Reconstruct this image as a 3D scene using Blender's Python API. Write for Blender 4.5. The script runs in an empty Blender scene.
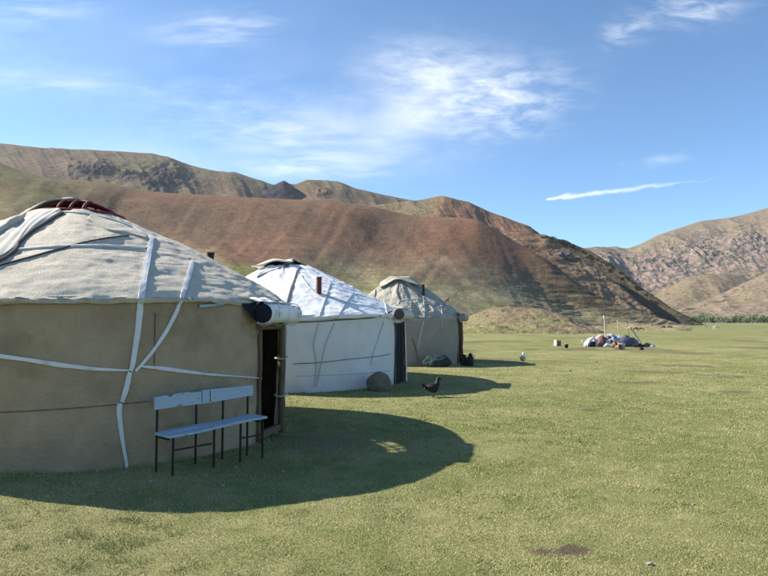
import bpy, bmesh, math, random
import numpy as np
from mathutils import Vector
from mathutils.bvhtree import BVHTree

random.seed(7); RNG = np.random.default_rng(7)
SC = bpy.context.scene
COL = SC.collection
PI = math.pi
F = 600.0; EYE = 1.6; PITCH = math.atan(33 / 600)
SUN_AZ = math.radians(16); SUN_EL = math.radians(35.5)
SUN = np.array([-math.cos(SUN_AZ) * math.cos(SUN_EL), math.sin(SUN_AZ) * math.cos(SUN_EL), math.sin(SUN_EL)])

# ------------------------------------------------------------------ noise
def _h(ix, iy, iz, seed):
    h = (ix.astype(np.int64) * 374761393 + iy.astype(np.int64) * 668265263 + iz.astype(np.int64) * 2147483647 + seed * 974634777) & 0xffffffff
    h = ((h ^ (h >> 13)) * 1274126177) & 0xffffffff
    h = ((h ^ (h >> 16)) * 2246822519) & 0xffffffff
    h = h ^ (h >> 15)
    return (h & 0xffffff) / float(0xffffff) * 2 - 1
def vn(x, y, z=0.0, seed=0):
    x, y, z = np.broadcast_arrays(np.asarray(x, float), np.asarray(y, float), np.asarray(z, float))
    ix, iy, iz = np.floor(x), np.floor(y), np.floor(z)
    fx, fy, fz = x - ix, y - iy, z - iz
    fx = fx * fx * fx * (fx * (fx * 6 - 15) + 10); fy = fy * fy * fy * (fy * (fy * 6 - 15) + 10); fz = fz * fz * (3 - 2 * fz)
    def c(a, b, d): return _h(ix + a, iy + b, iz + d, seed)
    def L(a, b, t): return a + (b - a) * t
    return L(L(L(c(0,0,0), c(1,0,0), fx), L(c(0,1,0), c(1,1,0), fx), fy),
             L(L(c(0,0,1), c(1,0,1), fx), L(c(0,1,1), c(1,1,1), fx), fy), fz)
def fbm(x, y, z=0.0, seed=0, o=5, g=0.5):
    s = 0; a = 1.0; n = 0; f = 1.0
    for i in range(o):
        s = s + a * vn(np.asarray(x) * f + i * 17.3, np.asarray(y) * f - i * 9.1, np.asarray(z) * f, seed + i * 13); n += a; a *= g; f *= 2.03
    return s / n * 1.6
def ridge(x, y, z=0.0, seed=0, o=4):
    s = 0; a = 1.0; n = 0; f = 1.0
    for i in range(o):
        s = s + a * (1 - np.abs(vn(np.asarray(x) * f, np.asarray(y) * f, np.asarray(z) * f, seed + i * 7)) * 2); n += a; a *= .5; f *= 2.1
    return s / n
def ss(a, b, x):
    t = np.clip((x - a) / (b - a), 0, 1); return t * t * (3 - 2 * t)
def mix(a, b, t):
    t = np.asarray(t)[..., None]; return np.asarray(a) * (1 - t) + np.asarray(b) * t

# ------------------------------------------------------------------ camera rays
def ray(px, py):
    x = (np.asarray(px, float) - 384) / F; y = (288 - np.asarray(py, float)) / F
    x, y = np.broadcast_arrays(x, y)
    return np.stack([x, math.cos(PITCH) - y * math.sin(PITCH), math.sin(PITCH) + y * math.cos(PITCH)], -1)
def at(px, py, d):
    r = ray(px, py); d = np.asarray(d, float)
    return r * (d / r[..., 1])[..., None] + np.array([0, 0, EYE])

# ------------------------------------------------------------------ scene helpers
def tag(o, label=None, cat=None, group=None, kind=None):
    if label: o['label'] = label
    if cat: o['category'] = cat
    if group: o['group'] = group
    if kind: o['kind'] = kind
    return o
def thing(name, loc, label, cat, group=None, rz=0.0):
    o = bpy.data.objects.new(name, None); COL.objects.link(o)
    o.location = loc; o.rotation_euler = (0, 0, rz); o.empty_display_size = .2
    return tag(o, label, cat, group)
class MB:
    def __init__(s): s.v = []; s.f = []; s.mi = []
    def add(s, V, Fs, m=0):
        b = len(s.v); s.v.extend([tuple(map(float, p)) for p in V]); s.f.extend([tuple(i + b for i in f) for f in Fs]); s.mi.extend([m] * len(Fs)); return s
    def box(s, c, size, rz=0.0, m=0, axes=None):
        cx, cy, cz = c; a, b, h = [q / 2 for q in size]
        ca, sa = math.cos(rz), math.sin(rz); V = []
        for dz in (-h, h):
            for dx, dy in ((-a, -b), (a, -b), (a, b), (-a, b)):
                V.append((cx + dx * ca - dy * sa, cy + dx * sa + dy * ca, cz + dz))
        return s.add(V, [(3,2,1,0), (4,5,6,7), (0,1,5,4), (1,2,6,5), (2,3,7,6), (3,0,4,7)], m)
    def tube(s, pts, r, n=8, cap=True, m=0, flat=None):
        pts = [np.array(p, float) for p in pts]; K = len(pts)
        if not hasattr(r, '__len__'): r = [r] * K
        V = []; prev = None
        for i, p in enumerate(pts):
            t = pts[min(i + 1, K - 1)] - pts[max(i - 1, 0)]; t = t / (np.linalg.norm(t) + 1e-9)
            up = prev if prev is not None else (np.array([0, 0, 1.0]) if abs(t[2]) < .9 else np.array([1.0, 0, 0]))
            a = np.cross(t, up); a /= np.linalg.norm(a) + 1e-9; b = np.cross(a, t); prev = b
            rr = r[i]; ra, rb = rr if hasattr(rr, '__len__') else (rr, rr)
            for k in range(n):
                q = 2 * PI * k / n; V.append(p + a * ra * math.cos(q) + b * rb * math.sin(q))
        Fs = [(i * n + k, i * n + (k + 1) % n, (i + 1) * n + (k + 1) % n, (i + 1) * n + k) for i in range(K - 1) for k in range(n)]
        if cap: Fs += [tuple(range(n))[::-1], tuple((K - 1) * n + k for k in range(n))]
        return s.add(V, Fs, m)
    def build(s, name, mat, parent=None, smooth=False, local=False, bevel=0):
        me = bpy.data.meshes.new(name)
        off = np.array(parent.matrix_basis.translation if (parent is not None and not local) else (0, 0, 0), float)
        if parent is not None and not local and parent.parent is not None: off = off + np.array(parent.parent.location)
        V = [tuple(np.array(p) - off) for p in s.v]
        me.from_pydata(V, [], s.f)
        for m in (mat if isinstance(mat, (list, tuple)) else [mat]): me.materials.append(m)
        for p, q in zip(me.polygons, s.mi): p.material_index = q; p.use_smooth = smooth
        me.update()
        o = bpy.data.objects.new(name, me); COL.objects.link(o)
        if parent is not None: o.parent = parent
        if bevel:
            b = o.modifiers.new('bevel', 'BEVEL'); b.width = bevel; b.segments = 2; b.limit_method = 'ANGLE'
        return o
def raw_mesh(name, V, Q, mat, parent=None, cols=None, smooth=True, uv=None):
    """numpy mesh: V (n,3), Q (m,k) faces, cols (n,3)"""
    me = bpy.data.meshes.new(name); n, k = Q.shape
    me.vertices.add(len(V)); me.loops.add(n * k); me.polygons.add(n)
    off = np.array(parent.location if parent is not None else (0, 0, 0), float)
    me.vertices.foreach_set('co', (V - off).astype(np.float32).ravel())
    me.loops.foreach_set('vertex_index', Q.astype(np.int32).ravel())
    me.polygons.foreach_set('loop_start', (np.arange(n) * k).astype(np.int32))
    try: me.polygons.foreach_set('loop_total', np.full(n, k, np.int32))
    except Exception: pass
    me.polygons.foreach_set('use_smooth', np.full(n, smooth))
    me.update(calc_edges=True)
    if cols is not None:
        a = me.color_attributes.new('col', 'FLOAT_COLOR', 'POINT')
        a.data.foreach_set('color', np.c_[cols, np.ones(len(cols))].astype(np.float32).ravel())
    me.materials.append(mat); me.validate()
    o = bpy.data.objects.new(name, me); COL.objects.link(o)
    if parent is not None: o.parent = parent
    return o
def grid_faces(nu, nv, closed=False, mask=None):
    i, j = np.meshgrid(np.arange(nu if closed else nu - 1), np.arange(nv - 1), indexing='ij')
    i2 = (i + 1) % nu
    Q = np.stack([i * nv + j, i2 * nv + j, i2 * nv + j + 1, i * nv + j + 1], -1).reshape(-1, 4)
    if mask is not None: Q = Q[mask[i, j].ravel()]
    return Q

# ------------------------------------------------------------------ materials
def newmat(name, rough=.9):
    m = bpy.data.materials.new(name); m.use_nodes = True
    nt = m.node_tree; b = nt.nodes['Principled BSDF']; b.inputs['Roughness'].default_value = rough
    b.inputs['Specular IOR Level'].default_value = .25
    return m, nt, b
def mat(name, c1, c2=None, scale=6.0, rough=.85, bump=.0, bscale=40.0, dist=.01, metal=0.0, stretch=(1, 1, 1), contrast=.25, attr=False, c3=None, s3=1.2, t3=(.5, .65), detail=5, spec=.25, weave=0):
    m, nt, b = newmat(name, rough); N = nt.nodes; L = nt.links
    b.inputs['Metallic'].default_value = metal; b.inputs['Specular IOR Level'].default_value = spec
    tc = N.new('ShaderNodeTexCoord'); mp = N.new('ShaderNodeMapping'); mp.inputs['Scale'].default_value = stretch
    L.new(tc.outputs['Object'], mp.inputs['Vector'])
    def noise(sc, det=5, r=.6):
        n = N.new('ShaderNodeTexNoise'); n.inputs['Scale'].default_value = sc; n.inputs['Detail'].default_value = det; n.inputs['Roughness'].default_value = r
        L.new(mp.outputs[0], n.inputs['Vector']); return n
    n1 = noise(scale, detail); rp = N.new('ShaderNodeValToRGB')
    rp.color_ramp.elements[0].position = .5 - contrast; rp.color_ramp.elements[1].position = .5 + contrast
    L.new(n1.outputs['Fac'], rp.inputs['Fac'])
    c2 = c2 or tuple(q * .75 for q in c1)
    if attr:
        at_ = N.new('ShaderNodeAttribute'); at_.attribute_name = 'col'
        rp.color_ramp.elements[0].color = (*[c1[0]] * 3, 1); rp.color_ramp.elements[1].color = (*[c1[1]] * 3, 1)
        mm = N.new('ShaderNodeMix'); mm.data_type = 'RGBA'; mm.blend_type = 'MULTIPLY'; mm.inputs[0].default_value = 1
        L.new(at_.outputs['Color'], mm.inputs[6]); L.new(rp.outputs['Color'], mm.inputs[7]); out = mm.outputs[2]
    else:
        rp.color_ramp.elements[0].color = (*c2, 1); rp.color_ramp.elements[1].color = (*c1, 1); out = rp.outputs['Color']
    if c3 is not None:
        n3 = noise(s3, 6, .65); r3 = N.new('ShaderNodeMapRange'); r3.inputs[1].default_value = t3[0]; r3.inputs[2].default_value = t3[1]
        L.new(n3.outputs['Fac'], r3.inputs[0])
        mm = N.new('ShaderNodeMix'); mm.data_type = 'RGBA'; L.new(r3.outputs[0], mm.inputs[0]); L.new(out, mm.inputs[6]); mm.inputs[7].default_value = (*c3, 1); out = mm.outputs[2]
    L.new(out, b.inputs['Base Color'])
    if bump:
        nb = noise(bscale, 6, .65); bp = N.new('ShaderNodeBump'); bp.inputs['Strength'].default_value = bump; bp.inputs['Distance'].default_value = dist
        L.new(nb.outputs['Fac'], bp.inputs['Height']); L.new(bp.outputs[0], b.inputs['Normal'])
    return m

M = {}
M['felt_wall'] = mat('tan_felt', (.455, .345, .220), (.355, .262, .165), 2.6, bump=1.0, bscale=22, dist=.03, c3=(.255, .185, .11), s3=1.6, t3=(.47, .74), contrast=.2)
M['felt_roof'] = mat('grey_felt_roof', (.78, .695, .555), (.60, .53, .42), 18, bump=1.0, bscale=55, dist=.028, stretch=(1, 1, 1.8), c3=(.54, .49, .41), s3=2.2, t3=(.5, .75))
M['felt_light'] = mat('pale_felt', (.60, .56, .48), (.50, .46, .39), 7, bump=.5, bscale=40, dist=.01)
M['felt_edge'] = mat('dark_felt_edge', (.13, .10, .08), (.08, .06, .05), 12, bump=.6, bscale=60)
M['canvas'] = mat('white_canvas', (.78, .78, .77), (.71, .71, .70), 2.5, bump=.35, bscale=9, dist=.03, rough=.75, c3=(.62, .62, .60), s3=3, t3=(.58, .78))
M['canvas_wall'] = mat('white_canvas_wall', (.68, .66, .63), (.60, .58, .55), 2.0, bump=.3, bscale=14, dist=.02, rough=.8, c3=(.50, .48, .44), s3=1.6, t3=(.55, .8))
M['felt3_roof'] = mat('weathered_felt', (.44, .41, .33), (.30, .28, .23), 5, bump=.9, bscale=16, dist=.03, c3=(.25, .24, .21), s3=3, t3=(.5, .7))
M['felt3_wall'] = mat('grey_felt_wall', (.32, .28, .225), (.25, .215, .17), 3, bump=.6, bscale=30, dist=.015)
M['strap'] = mat('white_strap', (.70, .70, .70), (.58, .57, .56), 12, bump=.5, bscale=60, dist=.006, c3=(.42, .40, .36), s3=5, t3=(.55, .75))
M['strap_grey'] = mat('grey_strap', (.52, .52, .51), (.44, .44, .43), 20, bump=.3, bscale=120, dist=.003)
M['cord'] = mat('dark_cord', (.06, .055, .06), (.035, .035, .04), 30)
M['wood'] = mat('weathered_wood', (.19, .13, .08), (.10, .068, .042), 6, bump=.6, bscale=30, dist=.008, stretch=(4, 4, .6))
M['wood_pale'] = mat('pale_wood', (.55, .48, .36), (.38, .31, .21), 6, bump=.5, bscale=30, stretch=(3, 3, .6))
M['red'] = mat('red_painted_wood', (.20, .022, .025), (.12, .013, .018), 10, rough=.6)
M['dark_cloth'] = mat('dark_cloth', (.016, .018, .03), (.009, .010, .016), 12, bump=.4, bscale=30)
M['curtain'] = mat('teal_curtain', (.030, .042, .055), (.014, .020, .028), 14, bump=.4, bscale=40, stretch=(4, 4, .5))
M['blue_paint'] = mat('pale_blue_paint', (.38, .48, .56), (.29, .37, .44), 9, rough=.5, bump=.35, bscale=60, dist=.004, c3=(.24, .18, .13), s3=9, t3=(.62, .66), stretch=(1, 1, 3))
M['iron'] = mat('dark_iron', (.045, .032, .026), (.02, .016, .014), 25, rough=.6, metal=.3)
M['rust'] = mat('rusty_pipe', (.14, .045, .03), (.07, .025, .02), 14, rough=.7, bump=.3, bscale=50)
M['rug'] = mat('red_brown_rug', (.14, .06, .035), (.05, .025, .02), 9, bump=.6, bscale=30, stretch=(2, 2, .7))
M['motif'] = mat('faded_print', (.50, .40, .42), (.44, .34, .37), 10)
M['sack'] = mat('brown_boulder', (.21, .18, .13), (.12, .10, .07), 7, bump=.8, bscale=25, dist=.02)
M['teal'] = mat('teal_tarp', (.030, .052, .050), (.015, .028, .028), 7, bump=.5, bscale=14, dist=.03)
M['black'] = mat('black_enamel', (.012, .012, .016), (.008, .008, .01), 9, rough=.5)
M['tarp'] = mat('blue_grey_tarp', (.52, .51, .50), (.30, .30, .31), 3, rough=.6, bump=.5, bscale=6, dist=.05)
M['tarp_navy'] = mat('navy_tarp', (.10, .12, .155), (.055, .065, .09), 4, rough=.5, bump=.5, bscale=6, dist=.05)
M['white_cloth'] = mat('white_cloth', (.62, .61, .60), (.42, .42, .42), 4, bump=.5, bscale=8, dist=.03)
M['maroon'] = mat('maroon_cloth', (.19, .10, .09), (.12, .06, .06), 5, bump=.5, bscale=8, dist=.03)
M['ochre'] = mat('ochre_cloth', (.50, .34, .16), (.38, .25, .12), 5, bump=.5, bscale=8, dist=.03)
M['orange'] = mat('orange_plastic', (.27, .17, .11), (.19, .11, .07), 5)
M['stone'] = mat('grey_stone', (.36, .34, .30), (.22, .20, .18), 5, bump=.6, bscale=12, dist=.02)
M['feather_dark'] = mat('dark_feathers', (.018, .013, .014), (.008, .006, .008), 30, rough=.6, bump=.6, bscale=60)
M['feather_white'] = mat('white_feathers', (.72, .68, .58), (.45, .42, .36), 26, rough=.7, bump=.5, bscale=60)
M['comb'] = mat('red_comb', (.45, .04, .03), (.35, .03, .03), 20)
M['shank'] = mat('yellow_shank', (.20, .13, .05), (.12, .08, .03), 20)
M['bay'] = mat('bay_coat', (.075, .042, .028), (.045, .026, .018), 6)
M['dun'] = mat('dun_coat', (.15, .11, .08), (.09, .065, .05), 6)
M['brown_coat'] = mat('brown_coat', (.13, .075, .045), (.08, .045, .03), 6)
M['white_coat'] = mat('white_coat', (.74, .72, .68), (.60, .58, .54), 6)
M['cream_coat'] = mat('cream_coat', (.52, .44, .32), (.36, .30, .22), 6)
M['bark'] = mat('bark', (.16, .13, .10), (.09, .07, .055), 8)
M['leaf'] = mat('willow_leaves', (1.2, .8), None, .8, attr=True, contrast=.3)
M['cliff'] = mat('crag_rock', (.15, .12, .11), (.08, .065, .06), .6, bump=1, bscale=1.5, dist=.6)

# ------------------------------------------------------------------ world, sun, camera
def build_world():
    w = bpy.data.worlds.new('World'); SC.world = w; w.use_nodes = True
    nt = w.node_tree; N = nt.nodes; L = nt.links; N.clear()
    out = N.new('ShaderNodeOutputWorld'); bg = N.new('ShaderNodeBackground'); L.new(bg.outputs[0], out.inputs[0])
    sky = N.new('ShaderNodeTexSky'); sky.sky_type = 'NISHITA'; sky.sun_disc = False
    sky.sun_elevation = SUN_EL; sky.sun_rotation = math.atan2(SUN[0], SUN[1]); sky.altitude = 2500
    sky.air_density = 1.0; sky.dust_density = .35; sky.ozone_density = 2.2
    bg.inputs['Strength'].default_value = SKY_STR
    tc = N.new('ShaderNodeTexCoord'); sp = N.new('ShaderNodeSeparateXYZ'); L.new(tc.outputs['Generated'], sp.inputs[0])
    tint = N.new('ShaderNodeMix'); tint.data_type = 'RGBA'; tint.blend_type = 'MULTIPLY'; tint.inputs[0].default_value = 1; tint.inputs[7].default_value = (.80, 1.0, 1.07, 1); L.new(sky.outputs[0], tint.inputs[6])
    def math_(op, a, b=None, c=None, clamp=False):
        n = N.new('ShaderNodeMath'); n.operation = op; n.use_clamp = clamp
        for i, q in enumerate((a, b, c)):
            if q is None: continue
            if isinstance(q, (int, float)): n.inputs[i].default_value = q
            else: L.new(q, n.inputs[i])
        return n.outputs[0]
    ysafe = math_('MAXIMUM', sp.outputs[1], .05)
    U = math_('DIVIDE', sp.outputs[0], ysafe); V = math_('DIVIDE', sp.outputs[2], ysafe)
    front = math_('GREATER_THAN', sp.outputs[1], .05)
    cb = N.new('ShaderNodeCombineXYZ'); L.new(U, cb.inputs[0]); L.new(V, cb.inputs[1])
    def noise(scale, stretch, rot, det=8, r=.6, dist=0.0):
        mp = N.new('ShaderNodeMapping'); mp.inputs['Rotation'].default_value = (0, 0, rot); mp.inputs['Scale'].default_value = stretch
        L.new(cb.outputs[0], mp.inputs['Vector'])
        n = N.new('ShaderNodeTexNoise'); n.inputs['Scale'].default_value = scale; n.inputs['Detail'].default_value = det; n.inputs['Roughness'].default_value = r; n.inputs['Distortion'].default_value = dist
        L.new(mp.outputs[0], n.inputs['Vector']); return n.outputs['Fac']
    na = noise(5.0, (1, 2.6, 1), -.15, 10, .62, .6); nb = noise(16.0, (1, 3.0, 1), .25, 8, .65, .4); nc = noise(2.2, (1, 2, 1), .3, 6, .6, .5); nd = noise(7, (1, 6, 1), -.12, 8, .6, .3)
    def uv(px, py):
        r = ray(px, py); return float(r[0] / r[1]), float(r[2] / r[1])
    total = None
    # (px, py, half width px, half height px, rotation deg, strength, noise, low, high)
    clouds = [
        (432, 94, 68, 44, 14, .85, na, .30, .84), (398, 120, 42, 26, 14, .70, nc, .22, .85), (446, 80, 74, 34, -10, .75, nb, .30, .84), (350, 132, 70, 22, -22, .5, na, .3, .8), (505, 100, 60, 34, 20, .35, nb, .36, .8),
        (500, 104, 70, 30, 10, .5, nb, .42, .8), (285, 138, 80, 20, -10, .55, nd, .34, .75), (315, 168, 66, 11, 0, .75, nd, .32, .7),
        (240, 120, 110, 38, -6, .28, nb, .42, .8), (215, 30, 60, 16, 5, .55, nd, .38, .75), (60, 82, 120, 12, -4, .35, nd, .36, .7),
        (25, 8, 60, 18, 0, .5, nd, .36, .75), (625, 32, 26, 14, 20, .42, nb, .38, .75), (695, 9, 46, 17, 8, .55, nb, .36, .75), (655, 161, 24, 5, 8, .5, nb, .38, .7),
        (150, 165, 160, 30, 0, .28, nc, .3, .7), (120, 60, 220, 60, 0, .22, nc, .35, .75)]
    for px, py, hw, hh, rot, st, nz, lo, hi in clouds:
        lo -= .06; hi += .10; st *= 1.08
        u0, v0 = uv(px, py); a = math.radians(rot)
        du = math_('SUBTRACT', U, u0); dv = math_('SUBTRACT', V, v0)
        xr = math_('ADD', math_('MULTIPLY', du, math.cos(a)), math_('MULTIPLY', dv, math.sin(a)))
        yr = math_('SUBTRACT', math_('MULTIPLY', dv, math.cos(a)), math_('MULTIPLY', du, math.sin(a)))
        xx = math_('POWER', math_('ABSOLUTE', math_('DIVIDE', xr, hw / F)), 2.0); yy = math_('POWER', math_('ABSOLUTE', math_('DIVIDE', yr, hh / F)), 2.0)
        d = math_('ADD', xx, yy)
        g = math_('POWER', 2.718, math_('MULTIPLY', d, -1.0))
        m = N.new('ShaderNodeMapRange'); m.inputs[1].default_value = lo; m.inputs[2].default_value = hi; m.interpolation_type = 'SMOOTHSTEP'
        L.new(nz, m.inputs[0])
        q = math_('MULTIPLY', math_('MULTIPLY', g, m.outputs[0]), st)
        total = q if total is None else math_('ADD', total, math_('MULTIPLY', q, math_('SUBTRACT', 1.0, total)))
    # thin bright lens shaped streak, thick at its left end
    u0, v0 = uv(546, 199); u1, v1 = uv(722, 178); ln = math.hypot(u1 - u0, v1 - v0); a = math.atan2(v1 - v0, u1 - u0)
    du = math_('SUBTRACT', U, u0); dv = math_('SUBTRACT', V, v0)
    xr = math_('DIVIDE', math_('ADD', math_('MULTIPLY', du, math.cos(a)), math_('MULTIPLY', dv, math.sin(a))), ln)
    yr = math_('SUBTRACT', math_('MULTIPLY', dv, math.cos(a)), math_('MULTIPLY', du, math.sin(a)))
    yr = math_('SUBTRACT', yr, math_('MULTIPLY', math_('SUBTRACT', nb, .5), .020))
    env = math_('MULTIPLY', math_('MULTIPLY', math_('POWER', math_('MAXIMUM', xr, 0.0001), .5), math_('POWER', math_('MAXIMUM', math_('SUBTRACT', 1.0, xr), 0.0001), 1.1)), 4.6 / F * 1.6)
    e = math_('SUBTRACT', 1.0, math_('DIVIDE', math_('ABSOLUTE', yr), math_('ADD', env, .0006)), clamp=True)
    fade = math_('MULTIPLY', math_('SUBTRACT', 1.05, xr), math_('ADD', .30, math_('MULTIPLY', nd, .95)), clamp=True)
    e = math_('MULTIPLY', math_('MULTIPLY', math_('MULTIPLY', e, 1.15, clamp=True), fade, clamp=True), math_('GREATER_THAN', xr, 0.0))
    total = math_('ADD', total, math_('MULTIPLY', e, math_('SUBTRACT', 1.0, total)))
    total = math_('MULTIPLY', total, front, clamp=True)
    mm = N.new('ShaderNodeMix'); mm.data_type = 'RGBA'
    L.new(total, mm.inputs[0]); L.new(tint.outputs[2], mm.inputs[6]); mm.inputs[7].default_value = CLOUD
    L.new(mm.outputs[2], bg.inputs['Color'])
    sun = bpy.data.lights.new('sun', 'SUN'); sun.energy = SUN_STR; sun.angle = math.radians(.53); sun.color = (1, .93, .82)
    so = bpy.data.objects.new('sun', sun); COL.objects.link(so)
    so.rotation_euler = Vector(SUN).to_track_quat('Z', 'Y').to_euler(); so.location = (-30, 10, 40)
SKY_STR = .10; SUN_STR = 5.0; CLOUD = (6.5, 6.7, 6.9, 1); EXPO = 1.05
build_world()
cam = bpy.data.cameras.new('camera'); cam.sensor_width = 36; cam.lens = F / 768 * 36; cam.clip_end = 20000; cam.clip_start = .05
co = bpy.data.objects.new('camera', cam); COL.objects.link(co); co.location = (0, 0, EYE); co.rotation_euler = (PI / 2 + PITCH, 0, 0); SC.camera = co
SC.view_settings.view_transform = 'Standard'; SC.view_settings.look = 'None'; SC.view_settings.gamma = 1; SC.view_settings.exposure = EXPO
SC.view_settings.use_curve_mapping = False
SC.cycles.max_bounces = 4; SC.cycles.diffuse_bounces = 2; SC.cycles.volume_bounces = 0

# ------------------------------------------------------------------ ground
def zg(x, y):
    x = np.asarray(x, float); y = np.asarray(y, float)
    z = .11 * ss(-1.2, -4.2, x) * ss(16, 6, y)
    z = z + .018 * fbm(x / 2.3, y / 2.3, seed=3, o=4)
    d = np.hypot(x, y)
    z = z + .10 * fbm(x / 22, y / 22, seed=5, o=3) * ss(12, 45, d)
    z = z - 1.25 * ss(60, 190, d) * ss(520, 260, d)
    return z
def at_g(px, py):
    r = ray(px, py); t = (0 - EYE) / r[2]
    for _ in range(12):
        p = r * t; t = (float(zg(p[0], p[1])) - EYE) / r[2]
    p = r * t; return np.array([p[0], p[1], float(zg(p[0], p[1]))])
# bare earth patches: centre px, half sizes px
DIRT = []
for px, py, hx, hy in [(575, 552, 42, 7), (640, 410, 18, 3), (715, 376, 26, 2.6), (655, 372, 30, 1.8), (590, 410, 10, 2), (540, 350, 30, 1.2), (612, 349, 70, 2.2), (735, 392, 20, 1.6), (690, 366, 40, 1.2), (640, 383, 24, 1.5)]:
    a = at_g(px, py); b = at_g(px + hx, py); c = at_g(px, py - hy); DIRT.append((a[0], a[1], abs(b[0] - a[0]), abs(c[1] - a[1])))
def dirt_mask(x, y):
    m = np.zeros_like(x); n = fbm(x * 3.2, y * 2.4, seed=41, o=5)
    for cx, cy, rx, ry in DIRT:
        d = ((x - cx) / rx) ** 2 + ((y - cy) / ry) ** 2
        nn = n if ry < 1.2 else fbm(x / ry * 2.5, y / ry * 2.5, seed=42, o=5)
        m = np.maximum(m, ss(.16, .55, np.exp(-d * 1.0) * (1 + 1.1 * nn) - .12))
    far = ss(15, 28, y)
    m = np.maximum(m, .8 * far * ss(.42, .62, fbm(x / 3.2, y / 4.0, seed=44, o=5)))
    return m
G_GREEN = np.array([.180, .198, .064]); G_DRY = np.array([.335, .305, .142]); G_DEEP = np.array([.135, .150, .048]); G_DIRT = np.array([.135, .098, .068])
def gcol(x, y):
    x = np.asarray(x, float); y = np.asarray(y, float); d = np.hypot(x, y)
    big = fbm(x / 9, y / 9, seed=11, o=4); med = fbm(x / 1.3, y / 1.3, seed=12, o=4); sm = fbm(x / .22, y / .22, seed=13, o=3)
    w = np.clip(.50 + .30 * big + .30 * med + .28 * sm, 0, 1)
    c = mix(G_GREEN, G_DRY, w)
    dp = ss(.35, .7, fbm(x / .6, y / .6, seed=15, o=3) + .2 * sm) * .3
    c = mix(c, G_DEEP, dp)
    far = ss(40, 110, d); band = fbm(x / 60, y / 14, seed=16, o=4)
    c = mix(c, mix(np.array([.185, .205, .068]), np.array([.31, .28, .135]), np.clip(.35 + band * .8 + .5 * ss(130, 60, d), 0, 1)), far * .8)
    wear = np.exp(-((x + .75) / .75) ** 2 - ((y - 7.95) / .55) ** 2) + .8 * np.exp(-((x - 1.1) / .8) ** 2 - ((y - 15.2) / .8) ** 2)
    c = mix(c, np.array([.20, .165, .105]), np.clip(wear * (.7 + .5 * sm), 0, .75))
    dm = dirt_mask(x, y)
    return mix(c, G_DIRT * .85, dm * np.where(y > 6, .55, .9))
def build_ground():
    az = np.concatenate([np.linspace(-PI, -.75, 60, endpoint=False), np.linspace(-.75, .75, 760), np.linspace(.75, PI, 60)[1:]])
    r = np.concatenate([[.0, .6, 1.5, 2.4], np.geomspace(3.1, 60, 620), np.geomspace(61, 520, 150), np.geomspace(560, 2600, 16)])
    A, R = np.meshgrid(az, r, indexing='ij'); X = R * np.sin(A); Y = R * np.cos(A)
    Z = zg(X, Y); 
    V = np.stack([X, Y, Z], -1).reshape(-1, 3)
    m = mat('turf_soil', (.55, 1.35), None, 75, attr=True, bump=.8, bscale=55, dist=.02, contrast=.22, rough=1, detail=7, spec=.1)
    o = raw_mesh('ground', V, grid_faces(len(az), len(r)), m, cols=np.clip(gcol(X, Y) * .88, 0, 1).reshape(-1, 3))
    tag(o, kind='structure')
build_ground()

def build_grass():
    NB = 850000
    u = RNG.random(NB); d = 3.4 + (44 - 3.4) * u ** 1.7
    px = RNG.uniform(-30, 798, NB); X = (px - 384) / F * d; Y = d
    X = X + RNG.normal(0, .01, NB); Y = Y + RNG.normal(0, .01, NB)
    dm = dirt_mask(X, Y)
    cl = fbm(X / .16, Y / .16, seed=31, o=3)
    keep = (RNG.random(NB) > dm * .85) & (RNG.random(NB) < .75 + .4 * cl) & (RNG.random(NB) < ss(44, 16, d))
    for cx, cy, r in ((-4.50, 8.80, 2.96), (-2.65, 16.4, 3.1), (.62, 23.6, 2.35)):
        keep &= np.hypot(X - cx, Y - cy) > r
    X, Y, cl = X[keep], Y[keep], cl[keep]; n = len(X); Z = zg(X, Y)
    c = gcol(X, Y); d = Y
    med = fbm(X / .5, Y / .5, seed=33, o=3)
    h = (.009 + .013 * RNG.random(n) + .008 * np.clip(med + cl, 0, 1)) * np.clip(1.15 - d / 60, .4, 1) * .8
    w = (.0014 + .0013 * RNG.random(n)) * np.clip(d / 3.4, 1.0, 7)
    a = RNG.uniform(0, PI, n); lean = RNG.uniform(.2, 1.6, n) * h; la = RNG.uniform(0, 2 * PI, n)
    B = np.stack([X, Y, Z - .003], -1); W = np.stack([np.cos(a), np.sin(a), 0 * a], -1) * w[:, None]
    tuft = ss(.62, .80, vn(X / .13, Y / .13, seed=35) * .7 + .5 * vn(X / .9, Y / .9, seed=36)) * ss(14, 9, d)
    rim = np.exp(-((np.hypot(X + 4.50, Y - 8.80) - 3.04) / .05) ** 2) + np.exp(-((np.hypot(X + 2.65, Y - 16.4) - 3.18) / .07) ** 2)
    h = h * (1 + .9 * tuft + 2.2 * rim); c = mix(c, np.array([.15, .18, .05]), np.clip(tuft * .3 + rim * .4, 0, .7))
    T = B + np.stack([np.cos(la) * lean, np.sin(la) * lean, h], -1)
    V = np.stack([B - W, B + W, T], 1).reshape(-1, 3)
    tone = np.where(RNG.random(n) < .42, 1, 0)
    straw = np.array([.52, .46, .26]); fresh = np.array([.16, .22, .055])
    cc = c * RNG.uniform(.95, 1.85, n)[:, None]
    cc = np.where(tone[:, None] == 1, mix(cc, np.where(RNG.random(n)[:, None] < .55, straw, fresh), .5), cc)
    m, nt, b = newmat('grass_blades', .75); atn = nt.nodes.new('ShaderNodeAttribute'); atn.attribute_name = 'col'
    nt.links.new(atn.outputs['Color'], b.inputs['Base Color']); b.inputs['Specular IOR Level'].default_value = .15
    o = raw_mesh('grass', V, np.arange(n * 3).reshape(-1, 3), m, cols=np.repeat(np.clip(cc, 0, 1), 3, 0), smooth=False)
    tag(o, 'short cropped dry green turf covering the meadow', 'grass', kind='stuff')
build_grass()

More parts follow.
